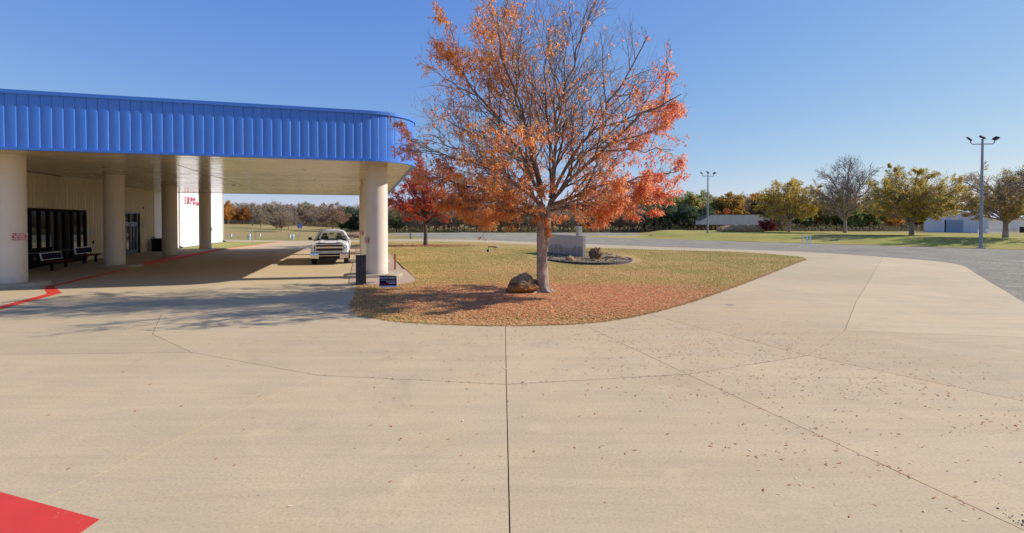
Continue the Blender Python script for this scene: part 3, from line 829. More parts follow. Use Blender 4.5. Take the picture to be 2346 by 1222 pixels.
MB().box(-0.36, 0.36, -0.42, 0.42, 0, 0.92).build('body', M['black'], bx_, bevel=0.02)
MB().box(-0.38, 0.38, -0.44, 0.44, 0.925, 1.0).build('lid', M['black'], bx_, bevel=0.02)

po = thing('pedestal', 'dark grey square metal pedestal standing at the corner of the leaf-covered lawn', 'pedestal', P(-0.02, 20.45, 0), PHI)
MB().box(-0.19, 0.19, -0.19, 0.19, 0.0, 1.10).build('post', M['dkgrey'], po, bevel=0.012)
MB().box(-0.20, 0.20, -0.20, 0.20, 1.104, 1.13).build('cap', M['dkgrey'], po, bevel=0.008)

# yard sign
ys_ = thing('yard_sign', 'navy holiday market yard sign on wire legs in the leaf litter', 'sign', G(889, 665, 0.0), R(3))
board = MB().box(-0.30, 0.30, -0.006, 0.006, 0.10, 0.50).build('board', M['navy'], ys_)
MB().box(-0.305, 0.305, -0.009, 0.009, 0.095, 0.155).build('footer_strip', M['lavender'], board)
link('lettering', text_mesh('HOLIDAY MARKET', 0.088, 'lettering', 0.001, bold=0.001), M['lavender'], board, (0, -0.0085, 0.425), (R(90), 0, 0), (0.80, 1.15, 1))
fp = MB()
rs = random.Random(2)
for (x0, x1, z, h) in ((-0.26,0.26,0.345,0.012),(-0.05,0.27,0.285,0.026),(0.02,0.27,0.235,0.022)):
    x = x0
    while x < x1 - 0.01:
        l = rs.uniform(0.012, 0.035); fp.box(x, min(x1, x + l), -0.0095, -0.0075, z - h/2, z + h/2); x += l + 0.006
tag(fp.build('small_print', M['lavender'], board), kind='stuff')
MB().box(-0.27, 0.05, -0.0085, -0.0065, 0.17, 0.24).build('ribbon_print', M['maroon'], board)
for x in (-0.12, 0.12):
    MB().tube([(x, 0.0, -0.02), (x, 0.0, 0.12)], 0.004, 6).build('wire_leg', M['galv'], ys_)

rpost = thing('marker_post', 'short rust red post behind the white column on the side walk', 'post', P(1.62, 26.3, 0.0), PHI)
MB().cyl(0, 0, 0.0, 0.78, 0.045, None, 12).build('pipe', M['rustred'], rpost, smooth='auto')
MB().cyl(0, 0, 0.782, 0.80, 0.05, 0.03, 12).build('cap', M['rustred'], rpost, smooth='auto')

# ------------------------------------------------------------------ pickup truck
tk = thing('pickup_truck', 'white pickup truck with chrome grille parked under the canopy facing the camera', 'truck', P(-1.72, 30.3, 0), PHI)
def ring(half, y): return [(x, y, z) for x, z in half] + [(-x, y, z) for x, z in half[::-1]]
secs = [
    (0.16, [(0.55,0.50),(0.86,0.52),(0.93,0.62),(0.965,0.85),(0.955,1.03),(0.90,1.135),(0.62,1.165),(0.30,1.18)]),
    (0.22, [(0.55,0.48),(0.90,0.50),(0.965,0.62),(0.995,0.88),(0.985,1.07),(0.925,1.175),(0.62,1.215),(0.30,1.225)]),
    (0.55, [(0.55,0.46),(0.92,0.48),(1.00,0.62),(1.015,0.9),(1.005,1.12),(0.94,1.235),(0.62,1.285),(0.30,1.285)]),
    (1.2, [(0.55,0.46),(0.92,0.48),(1.00,0.62),(1.018,0.9),(1.01,1.15),(0.945,1.285),(0.62,1.335),(0.30,1.33)]),
    (1.72, [(0.55,0.46),(0.92,0.48),(1.00,0.62),(1.018,0.9),(1.01,1.18),(0.95,1.32),(0.62,1.37),(0.30,1.37)]),
    (1.95, [(0.55,0.46),(0.92,0.48),(1.00,0.62),(1.018,0.9),(1.01,1.2),(0.965,1.335),(0.62,1.345),(0.30,1.345)]),
    (4.0, [(0.55,0.46),(0.92,0.48),(1.00,0.62),(1.018,0.9),(1.01,1.2),(0.975,1.34),(0.62,1.345),(0.30,1.345)]),
    (4.1, [(0.55,0.46),(0.92,0.48),(1.00,0.62),(1.018,0.9),(1.01,1.2),(0.985,1.34),(0.86,1.35),(0.5,1.345)]),
    (6.1, [(0.55,0.5),(0.92,0.52),(1.00,0.65),(1.018,0.9),(1.01,1.2),(0.985,1.34),(0.86,1.35),(0.5,1.345)]),
]
MB().loft([ring(h, y) for y, h in secs]).build('body', M['truckwhite'], tk, smooth='auto')
# hood bulge ribs
hb = MB()
for sx in (-1, 1):
    hb.loft([[(sx*0.34,y,z),(sx*0.40,y,z+0.03),(sx*0.56,y,z+0.034),(sx*0.62,y,z)] for y, z in ((0.26,1.222),(0.6,1.275),(1.2,1.325),(1.62,1.352))], closed=True)
hb.build('hood_bulge', M['truckwhite'], tk, smooth='auto')
# cab shell: roof, pillars, glass
A = dict(wb=(0.80,1.70,1.375), wt=(0.655,2.42,1.80), rb=(0.86,4.02,1.345), rt=(0.66,3.86,1.80), sb=(0.965,1.85,1.34), st=(0.71,2.5,1.815))
roof = MB().loft([[(x, y, z) for x, z in ((-0.70,zs),(-0.66,zs+0.07),(-0.4,zs+0.115),(0,zs+0.125),(0.4,zs+0.115),(0.66,zs+0.07),(0.70,zs),(0,zs-0.02))]
                  for y, zs in ((2.34,1.785),(2.5,1.815),(3.0,1.83),(3.7,1.82),(3.90,1.785))])
roof.build('roof', M['truckwhite'], tk, smooth='auto')
pl = MB()
for sx in (-1, 1):
    pl.tube([(sx*0.875,1.72,1.33),(sx*0.80,2.05,1.56),(sx*0.692,2.42,1.80)], [0.062,0.05,0.045], 8)
    pl.tube([(sx*0.955,2.95,1.32),(sx*0.715,2.98,1.81)], [0.05,0.045], 8)
    pl.hexa([(sx*0.985,3.75,1.33),(sx*0.985,4.05,1.33),(sx*0.80,4.05,1.33),(sx*0.84,3.75,1.33),(sx*0.72,3.65,1.81),(sx*0.70,3.9,1.80),(sx*0.6,3.9,1.80),(sx*0.62,3.65,1.81)])
pl.build('pillars', M['truckwhite'], tk, smooth='auto')
MB().add([(-0.83,1.69,1.375),(0.83,1.69,1.375),(0.66,2.40,1.79),(-0.66,2.40,1.79),(0,1.60,1.385),(0,2.33,1.80)], [(0,4,5,3),(4,1,2,5)]).build('windshield', M['truckglass'], tk)
MB().quad((0.80,4.03,1.35),(-0.80,4.03,1.35),(-0.6,3.9,1.79),(0.6,3.9,1.79)).build('rear_window', M['truckglass'], tk)
for sx in (-1, 1):
    MB().quad((sx*0.965,1.95,1.34),(sx*0.965,2.9,1.34),(sx*0.712,2.93,1.80),(sx*0.712,2.5,1.80)).build('side_window', M['truckglass'], tk)
    MB().quad((sx*0.965,3.0,1.34),(sx*0.965,3.72,1.34),(sx*0.718,3.62,1.80),(sx*0.712,3.03,1.80)).build('side_window', M['truckglass'], tk)
MB().box(-0.80, 0.80, 1.66, 1.80, 1.353, 1.382).build('cowl', M['black'], tk)
for sx in (-0.45, 0.15): MB().tube([(sx,1.66,1.385),(sx+0.5,1.78,1.43)], 0.008, 5).build('wiper', M['black'], tk)
MB().box(-0.78, 0.78, 1.85, 2.1, 1.348, 1.42).build('dashboard', M['seat'], tk, bevel=0.03)
for sx in (-0.42, 0.42):
    s_ = MB().hexa([(sx-0.26,2.75,1.0),(sx+0.26,2.75,1.0),(sx+0.26,2.95,1.0),(sx-0.26,2.95,1.0),(sx-0.2,2.85,1.54),(sx+0.2,2.85,1.54),(sx+0.2,2.97,1.54),(sx-0.2,2.97,1.54)]).build('seat', M['seat'], tk, bevel=0.03)
    MB().box(sx-0.13, sx+0.13, 2.86, 2.96, 1.56, 1.72).build('headrest', M['seat'], s_, bevel=0.03)
MB().tube([(0.42 + 0.18*math.cos(a), 2.3 + 0.07*math.sin(a), 1.40 + 0.15*math.sin(a)) for a in [2*math.pi*i/16 for i in range(17)]], 0.014, 6).build('steering_wheel', M['black'], tk)
MB().box(-0.12, 0.12, 2.33, 2.36, 1.68, 1.745).build('rear_mirror', M['black'], tk, bevel=0.01)
# front: grille, lights, bumper
fr = MB()
fr.box(-0.72, 0.72, 0.10, 0.17, 1.115, 1.155).box(-0.72, 0.72, 0.06, 0.17, 0.925, 1.025).box(-0.72, 0.72, 0.09, 0.17, 0.745, 0.795)
fr.box(-0.745, -0.70, 0.10, 0.18, 0.75, 1.15).box(0.70, 0.745, 0.10, 0.18, 0.75, 1.15)
fr.build('grille_frame', M['chrome'], tk, bevel=0.012)
for z0, z1 in ((0.797,0.923),(1.027,1.113)):
    g_ = MB().box(-0.69, 0.69, 0.125, 0.165, z0, z1).build('grille_mesh', M['black'], tk)
    gb = MB()
    for z in np.linspace(z0 + 0.025, z1 - 0.025, 3): gb.box(-0.69, 0.69, 0.115, 0.124, z - 0.005, z + 0.005)
    for x in np.linspace(-0.66, 0.66, 17): gb.box(x - 0.006, x + 0.006, 0.113, 0.1245, z0 + 0.003, z1 - 0.003)
    gb.build('grille_bar', M['dkgrey'], g_)
bow = [(-0.115,-0.022),(-0.088,0.03),(-0.04,0.03),(-0.04,0.052),(0.052,0.052),(0.052,0.03),(0.115,0.03),(0.088,-0.022),(0.04,-0.022),(0.04,-0.046),(-0.052,-0.046),(-0.052,-0.022)]
MB().prism_xz([(x, z + 0.975) for x, z in bow], 0.042, 0.06).build('emblem', M['gold'], tk, bevel=0.004)
MB().prism_xz([(x*1.1, z*1.16 + 0.974) for x, z in bow], 0.05, 0.0605).build('emblem_rim', M['chrome'], tk)
for sx in (-1, 1):
    def xs_(a, b): return (min(sx*a, sx*b), max(sx*a, sx*b))
    x0, x1 = xs_(0.75, 0.965)
    h_ = MB().hexa([(x0,0.13 if sx>0 else 0.25,0.77),(x1,0.25 if sx>0 else 0.13,0.77),(x1,0.4,0.77),(x0,0.3,0.77),(x0,0.14 if sx>0 else 0.26,1.12),(x1,0.26 if sx>0 else 0.14,1.12),(x1,0.4,1.12),(x0,0.3,1.12)]).build('headlight', M['lampglass'], tk, bevel=0.015)
    for z in (0.86, 1.03):
        MB().tube([(sx*0.845,0.165,z),(sx*0.845,0.2,z)], 0.055, 14).build('lamp_bowl', M['chrome'], h_)
    MB().box(*xs_(0.752,0.955), 0.15, 0.2, 0.935, 0.955).build('lamp_divider', M['dkgrey'], h_)
    MB().box(*xs_(0.90,0.955), 0.17, 0.22, 0.80, 0.92).build('indicator', M['gold'], h_)
MB().loft([[(x, y + 0.14*abs(x)**2.2 - 0.05, z) for y, z in ((0.02,0.70),(0.0,0.66),(0.0,0.45),(0.03,0.37),(0.16,0.37),(0.16,0.70))] for x in (-1.0,-0.9,-0.75,-0.56)]).build('bumper', M['chrome'], tk, smooth='auto')
MB().loft([[(x, y + 0.14*abs(x)**2.2 - 0.05, z) for y, z in ((0.02,0.70),(0.0,0.66),(0.0,0.45),(0.03,0.37),(0.16,0.37),(0.16,0.70))] for x in (0.56,0.75,0.9,1.0)]).build('bumper', M['chrome'], tk, smooth='auto')
MB().box(-0.565, 0.565, -0.03, 0.1, 0.645, 0.70).box(-0.565, 0.565, -0.028, 0.1, 0.50, 0.545).build('bumper_bar', M['chrome'], tk, bevel=0.015)
MB().box(-0.562, 0.562, 0.0, 0.09, 0.547, 0.643).build('air_intake', M['black'], tk)
MB().box(-0.56, 0.56, 0.02, 0.15, 0.36, 0.498).build('air_dam', M['black'], tk, bevel=0.02)
for x in (-0.48, 0.48): MB().tube([(x-0.04,0.03,0.41),(x-0.04,-0.03,0.42),(x+0.04,-0.03,0.42),(x+0.04,0.03,0.41)], 0.014, 6).build('tow_hook', M['dkgrey'], tk)
bd = MB().loft([[(x, 0.14 + 0.10*abs(x)**3, z), (x, 0.155 + 0.10*abs(x)**3, z), (x, 0.20 + 0.10*abs(x)**3, z+0.05), (x, 0.185 + 0.10*abs(x)**3, z+0.05)] for x, z in [(x, 1.175 - 0.03*max(0,abs(x)-0.55)/0.35 + (0.022 if 0.3 < abs(x) < 0.65 else 0)) for x in np.linspace(-0.9, 0.9, 13)]])
bd.build('bug_deflector', M['black'], tk, smooth='auto')
for sx in (-1, 1):
    MB().tube([(sx*0.96,2.05,1.36),(sx*1.12,2.0,1.38)], 0.02, 6).build('mirror_arm', M['black'], tk)
    mr = MB().box(min(sx*1.08,sx*1.27), max(sx*1.08,sx*1.27), 1.92, 2.04, 1.34, 1.50).build('door_mirror', M['black'] if sx < 0 else M['truckwhite'], tk, bevel=0.03)
    MB().box(min(sx*1.10,sx*1.25), max(sx*1.10,sx*1.25), 2.041, 2.046, 1.36, 1.48).build('mirror_glass', M['chrome'], mr)
tyre = MB(); tyre.loft([[(x, 0.40*r*math.cos(a), 0.40*r*math.sin(a)) for a in [2*math.pi*i/28 for i in range(28)]] for x, r in ((-0.13,0.80),(-0.13,0.94),(-0.10,1.0),(0.10,1.0),(0.13,0.94),(0.13,0.80))])
tyre = tyre.mesh('tyre', smooth='auto')
rim = MB(); rim.loft([[(x, 0.32*r*math.cos(a), 0.32*r*math.sin(a)) for a in [2*math.pi*i/20 for i in range(20)]] for x, r in ((-0.135,1.0),(-0.135,0.86),(-0.09,0.8),(-0.11,0.3),(0.05,0.3))]); rim = rim.mesh('rim', smooth='auto')
for sx in (-1, 1):
    for y in (1.02, 4.85):
        w_ = link('wheel', tyre, M['rubber'], tk, (sx*0.875, y, 0.40), (0, 0, 0 if sx < 0 else math.pi))
        link('rim', rim, M['galv'], w_)
        MB().loft([[(sx*1.006, y + r*math.cos(a), 0.42 + r*math.sin(a)) for a in [math.pi*i/16 for i in range(17)]] for r in (0.40, 0.47)], closed=False, caps=False).build('wheel_arch', M['black'], tk)
MB().box(-0.8, 0.8, 0.3, 5.9, 0.38, 0.47).build('chassis', M['black'], tk)
ax = MB().tube([(-0.8,1.02,0.40),(0.8,1.02,0.40)], 0.05, 8).tube([(-0.8,4.85,0.40),(0.8,4.85,0.40)], 0.06, 8); ax.build('axle', M['black'], tk)

# ------------------------------------------------------------------ trees
def unit(v): return v / np.maximum(np.linalg.norm(v, axis=-1, keepdims=True), 1e-9)

def tubes_np(pts, rad, sides):
    """pts (N,K,3), rad (N,K) -> verts, quads"""
    N, K, _ = pts.shape
    t = np.gradient(pts, axis=1); t = unit(t)
    ref = np.where(np.abs(t[..., 2:3]) < 0.85, np.array([0, 0, 1.0]), np.array([0, 1.0, 0]))
    u = unit(np.cross(t, ref)); w = np.cross(u, t)
    a = 2 * np.pi * np.arange(sides) / sides
    V = pts[:, :, None, :] + (u[:, :, None, :] * np.cos(a)[None, None, :, None] + w[:, :, None, :] * np.sin(a)[None, None, :, None]) * rad[:, :, None, None]
    idx = np.arange(N * K * sides).reshape(N, K, sides)
    r = np.roll(idx, -1, axis=2)
    Fq = np.stack([idx[:, :-1], r[:, :-1], r[:, 1:], idx[:, 1:]], -1).reshape(-1, 4)
    return V.reshape(-1, 3), Fq

def join(parts):
    Vs, Fs, n = [], [], 0
    for V, f in parts: Vs.append(V); Fs.append(f + n); n += len(V)
    return np.concatenate(Vs), np.concatenate(Fs)

def children_of(rng, pts, rad, m, tr, ang, lenr, up, K, rr, rend, wob=0.06, taperlen=0.55, env=None):
    """m side shoots per parent polyline; vectorised"""
    N, KP, _ = pts.shape
    t = (tr[0] + (tr[1] - tr[0]) * ((np.arange(m)[None, :] + rng.random((N, m))) / m))
    f = t * (KP - 1); i0 = np.clip(f.astype(int), 0, KP - 2); fr_ = (f - i0)[..., None]
    n_ = np.arange(N)[:, None]
    p = pts[n_, i0] * (1 - fr_) + pts[n_, i0 + 1] * fr_
    tg = unit(pts[n_, i0 + 1] - pts[n_, i0])
    r0 = rad[n_, i0] * (1 - fr_[..., 0]) + rad[n_, i0 + 1] * fr_[..., 0]
    rnd = unit(rng.normal(size=(N, m, 3)))
    perp = unit(rnd - (rnd * tg).sum(-1, keepdims=True) * tg)
    a = np.radians(ang[0] + (ang[1] - ang[0]) * rng.random((N, m)))[..., None]
    d = unit(tg * np.cos(a) + perp * np.sin(a) + np.array([0, 0, up]))
    plen = np.linalg.norm(np.diff(pts, axis=1), axis=-1).sum(1)[:, None]
    L = plen * (lenr[0] + (lenr[1] - lenr[0]) * rng.random((N, m))) * (1 - taperlen * t)
    if env is not None:
        for _ in range(4):
            q = env(p + d * L[..., None]); L = np.where(q > 1.04 + 0.08 * np.sin(t * 50), L * 0.78, L)
    s = np.linspace(0, 1, K)
    side = unit(np.cross(d, unit(rng.normal(size=(N, m, 3)))))
    bend = (rng.random((N, m)) - 0.5)[..., None] * 0.35
    C = p[:, :, None, :] + (d[:, :, None, :] * s[None, None, :, None] + (side * bend)[:, :, None, :] * (s ** 2)[None, None, :, None] + np.array([0, 0, up * 0.5]) * (s ** 2)[None, None, :, None]) * L[:, :, None, None]
    C = C + rng.normal(size=C.shape) * (wob * L[:, :, None, None] * s[None, None, :, None])
    R0 = np.minimum(r0 * rr, 0.5)
    RR = R0[:, :, None] * (1 - s)[None, None, :] + np.minimum(rend, R0)[:, :, None] * s[None, None, :]
    return C.reshape(N * m, K, 3), RR.reshape(N * m, K)

def leaf_quads(rng, base, d, L, Wd, colors, droop=0.0):
    """lanceolate leaves: base points, directions"""
    n = len(base)
    d = unit(d + np.array([0, 0, -droop]))
    s = unit(np.cross(d, unit(rng.normal(size=(n, 3)))))
    nn = np.cross(s, d)
    L = L[:, None]; Wd = Wd[:, None]
    v0 = base; v1 = base + d * L * 0.45 + s * Wd * 0.5 + nn * L * 0.06
    v2 = base + d * L - nn * L * 0.05; v3 = base + d * L * 0.45 - s * Wd * 0.5 + nn * L * 0.06
    V = np.stack([v0, v1, v2, v3], 1).reshape(-1, 3)
    Fq = np.arange(4 * n).reshape(n, 4)
    return V, Fq, np.repeat(colors, 4, axis=0)

def pick(rng, n, table):
    cols = np.array([c for c, _ in table], float); w = np.array([w for _, w in table], float); w /= w.sum()
    c = cols[rng.choice(len(cols), n, p=w)]
    return np.minimum(c * (0.75 + 0.5 * rng.random((n, 1))), 0.92)

def limbs_to(rng, start, targets, K, lift, r0, r1, wob):
    N = len(targets)
    s = np.linspace(0, 1, K)[None, :, None]
    P0 = start; P2 = targets
    Lh = np.linalg.norm(P2 - P0, axis=-1, keepdims=True)
    h = (P2 - P0) * np.array([1, 1, 0])
    P1 = P0 + h * 0.36 + np.array([0, 0, 1.0]) * (np.maximum(0.12, (P2 - P0)[:, 2:3] / Lh) * Lh * lift)
    C = (1 - s) ** 2 * P0[:, None] + 2 * s * (1 - s) * P1[:, None] + s ** 2 * P2[:, None]
    nz = np.cumsum(rng.normal(size=(N, K, 3)), axis=1) * wob * Lh[:, None] / K
    C = C + nz * np.sin(np.pi * s * 0.5)
    rad = r0[:, None] * (1 - s[..., 0]) ** 0.8 + r1 * s[..., 0] + 0 * Lh
    return C, rad

def ellipsoid_env(c, rx, ry, rup, rdn):
    c = np.array(c)
    def env(p):
        q = p - c
        rz = np.where(q[..., 2] > 0, rup, rdn)
        return np.sqrt((q[..., 0] / rx) ** 2 + (q[..., 1] / ry) ** 2 + (q[..., 2] / rz) ** 2)
    return env

# ---- the big maple-like tree on the lawn
rng = np.random.default_rng(11)
T = G(1243, 671)
c0 = np.array([-0.08, 0.0, 4.85])
env = ellipsoid_env(c0, 4.75, 4.6, 5.3, 2.9)
stem_pts = [
    [(0,0,-0.1),(0.0,0,0.25),(-0.02,0,0.9),(-0.035,0,1.7),(-0.05,0.02,2.3),(-0.03,0.03,3.0)],
    [(0.055,0.0,1.35),(0.10,0.0,1.72),(0.16,0.02,2.1),(0.19,0.03,2.5),(0.22,0.03,2.8),(0.30,0.04,3.15)],
]
stem_rad = [[0.25,0.205,0.185,0.16,0.135,0.115],[0.09,0.10,0.10,0.10,0.10,0.09]]
els = np.radians(np.array([-54,-46,-50,-40,-44,-32,-22,-14,-8,-4,2,8,14,20,26,32,38,44,50,55,60,66,72,80]))
azs = np.array([190, 345, 235, 300, 150, 40, 172, 6, 262, 110, 208, 325, 160, 20, 75, 285, 190, 350, 130, 235, 30, 170, 310, 80]) * np.pi / 180
nl = len(els)
rz = np.where(els > 0, 5.15, 2.75)
up_ = np.clip(np.degrees(els) / 60, 0, 1)
shr = np.cos(els) ** (0.62 + 0.85 * up_)
targ = c0 + (0.90 + 0.07 * rng.random(nl))[:, None] * np.stack([np.where((np.cos(azs) > 0.5) & (els < 0.05), 5.25, 4.8) * shr * np.cos(azs), 4.5 * shr * np.sin(azs), rz * np.sin(els)], -1)
right = np.cos(azs) > 0.1
starts = np.where(right[:, None], np.array([0.26, 0.04, 3.0]), np.array([-0.04, 0.03, 2.9])) + rng.normal(size=(nl, 3)) * np.array([0.05, 0.05, 0.12])
starts[:, 2] += np.clip(np.degrees(els) / 200, -0.25, 0.3)
L1, r1_ = limbs_to(rng, starts, targ, 14, 0.55, 0.036 + 0.036 * rng.random(nl) , 0.012, 0.22)
L2, r2_ = children_of(rng, L1, r1_, 12, (0.15, 0.95), (22, 54), (0.32, 0.58), 0.10, 9, 0.62, 0.006, 0.03, 0.42, env)
L3, r3_ = children_of(rng, L2, r2_, 7, (0.12, 0.97), (22, 52), (0.34, 0.62), 0.10, 6, 0.62, 0.0042, 0.035, 0.3, env)
L4, r4_ = children_of(rng, L3, r3_, 4, (0.15, 1.0), (20, 50), (0.45, 0.8), 0.10, 4, 0.7, 0.0032, 0.04, 0.3, env)
parts = []
for sp, sr in zip(stem_pts, stem_rad):
    sp = np.array(sp, float)[None]; sr = np.array(sr)[None]
    # resample smoothly
    k_ = np.linspace(0, sp.shape[1] - 1, 20); i0 = np.clip(k_.astype(int), 0, sp.shape[1] - 2); fr_ = (k_ - i0)[:, None]
    q = sp[0][i0] * (1 - fr_) + sp[0][i0 + 1] * fr_; qr = sr[0][i0] * (1 - fr_[:, 0]) + sr[0][i0 + 1] * fr_[:, 0]
    V, f = tubes_np(q[None], qr[None], 20)
    ang_ = np.arctan2(V[:, 1], V[:, 0])
    fl = 1 + 0.28 * np.exp(-np.maximum(V[:, 2], 0) / 0.16) * (0.55 + 0.45 * np.cos(ang_ * 5 + 0.8)) + 0.035 * np.sin(ang_ * 3 + V[:, 2] * 2.1)
    if sp[0][0][2] < 0: V = V * np.stack([fl, fl, np.ones_like(fl)], -1)
    parts.append((V, f))
root_pts = []
for a in (0.2, 1.4, 2.7, 3.9, 5.2):
    root_pts.append([(0.16*math.cos(a),0.16*math.sin(a),0.16),(0.30*math.cos(a),0.30*math.sin(a),0.05),(0.5*math.cos(a+.1),0.5*math.sin(a+.1),0.0),(0.75*math.cos(a+.15),0.75*math.sin(a+.15),-0.04)])
parts.append(tubes_np(np.array(root_pts), np.tile(np.array([[0.09,0.065,0.045,0.02]]), (5, 1)), 8))
tree = thing('autumn_tree', 'large spreading tree with thinning orange and red leaves beside the boulder', 'tree', T)
V, f = join(parts)
link('trunk', np_mesh('trunk', V, f, smooth=True), M['bark'], tree)
V, f = join([tubes_np(L1, r1_, 8), tubes_np(L2, r2_, 5)])
link('limbs', np_mesh('limbs', V, f, smooth=True), M['limb'], tree)
V, f = join([tubes_np(L3, r3_, 3), tubes_np(L4, r4_, 3)])
tag(link('twigs', np_mesh('twigs', V, f, smooth=True), M['twig'], tree), kind='stuff')

def leafy(rng, tw, prob, n_per, leaflets, Lr, Wr, colfn, spread=0.10, droop=0.7):
    N, K, _ = tw.shape
    i = rng.integers(0, N, n_per); t = rng.random(n_per) * (K - 1.001)
    i0 = t.astype(int); fr_ = (t - i0)[:, None]
    p = tw[i, i0] * (1 - fr_) + tw[i, i0 + 1] * fr_
    keep = rng.random(n_per) < prob(p)
    p = p[keep]; i = i[keep]
    n = len(p)
    rd = unit(unit(rng.normal(size=(n, 3))) * np.array([1, 1, 0.5]) + np.array([0, 0, -droop]))
    rl = spread * (0.7 + 0.7 * rng.random(n))
    u = np.tile(np.linspace(0.25, 1.0, leaflets), n)
    pp = np.repeat(p, leaflets, 0) + np.repeat(rd * rl[:, None], leaflets, 0) * u[:, None]
    dd = unit(np.repeat(rd, leaflets, 0) * 0.6 + unit(rng.normal(size=(n * leaflets, 3))) * 0.8)
    L = Lr[0] + (Lr[1] - Lr[0]) * rng.random(n * leaflets); Wd = Wr[0] + (Wr[1] - Wr[0]) * rng.random(n * leaflets)
    return leaf_quads(rng, pp, dd, L, Wd, np.repeat(colfn(p), leaflets, 0) * (0.85 + 0.3 * rng.random((n * leaflets, 1))), 0.35)

def prob_main(p):
    z = p[:, 2]; x = p[:, 0] - 0.3; r = np.hypot(x, p[:, 1])
    low = smooth01((6.6 - z) / 3.4)
    pr = 0.12 + 0.46 * low * (0.55 + 0.45 * smooth01((r - 0.8) / 2.6))
    pr += 0.5 * np.exp(-((x + 2.7) / 1.3) ** 2 - ((z - 7.9) / 1.7) ** 2)
    pr += 0.5 * np.exp(-((x - 3.9) / 1.5) ** 2 - ((z - 5.0) / 1.8) ** 2)
    pr -= 0.30 * np.exp(-((x - 1.9) / 2.2) ** 2 - ((z - 9.0) / 2.2) ** 2)
    pr -= 0.25 * np.exp(-((x + 3.6) / 1.2) ** 2 - ((z - 5.2) / 1.3) ** 2)
    pr *= 1 - 0.35 * smooth01((3.7 - z) / 0.9)
    # clumps
    cl = np.sin(p[:, 0] * 2.3 + 1.1 * p[:, 2]) * np.sin(p[:, 1] * 2.1 - 0.9 * p[:, 2] + 1.3) * np.sin(p[:, 2] * 2.6 + 0.7 * p[:, 0])
    return np.clip(pr * (0.70 + 1.1 * cl), 0.02, 1)
def col_main(p):
    n = len(p)
    a = pick(rng, n, [((0.92,0.37,0.13),5),((0.92,0.46,0.16),3),((0.82,0.33,0.10),3),((0.92,0.37,0.19),4),((0.70,0.45,0.12),1.2)])
    b = pick(rng, n, [((0.92,0.30,0.16),5),((0.92,0.40,0.19),3),((0.90,0.23,0.14),2)])
    k = smooth01((p[:, 0] - 1.3 + rng.normal(size=n) * 0.7) / 2.4)[:, None]
    c = a * (1 - k) + b * k
    lowleft = (smooth01((3.9 - p[:, 2]) / 1.8) * smooth01((1.0 - p[:, 0]) / 1.5))[:, None]
    return c * (1 - lowleft * 0.5) + pick(rng, n, [((0.76,0.40,0.065),3),((0.76,0.29,0.065),2)]) * lowleft * 0.5
V, f, c = leafy(rng, L4, prob_main, 46000, 7, (0.07, 0.125), (0.024, 0.038), col_main, 0.19, 0.75)
V2, f2, c2 = leafy(rng, L3, prob_main, 9000, 7, (0.065, 0.115), (0.022, 0.036), col_main, 0.19, 0.75)
# low tufts hanging on the trunk fork
tuft = np.array([[[0.16,-0.16,2.3],[0.2,-0.2,2.15],[0.22,-0.2,2.0]],[[-0.1,-0.16,2.7],[-0.2,-0.25,2.6],[-0.3,-0.3,2.5]],[[0.1,-0.2,2.6],[0.16,-0.25,2.45],[0.2,-0.28,2.3]]])
V3, f3, c3 = leafy(rng, tuft, lambda p: np.ones(len(p)), 70, 7, (0.06, 0.10), (0.019, 0.03), col_main, 0.16, 1.0)
f2 = f2 + len(V); f3 = f3 + len(V) + len(V2)
tag(link('foliage', np_mesh('foliage', np.concatenate([V, V2, V3]), np.concatenate([f, f2, f3]), np.concatenate([c, c2, c3])), M['leaf'], tree), kind='stuff')

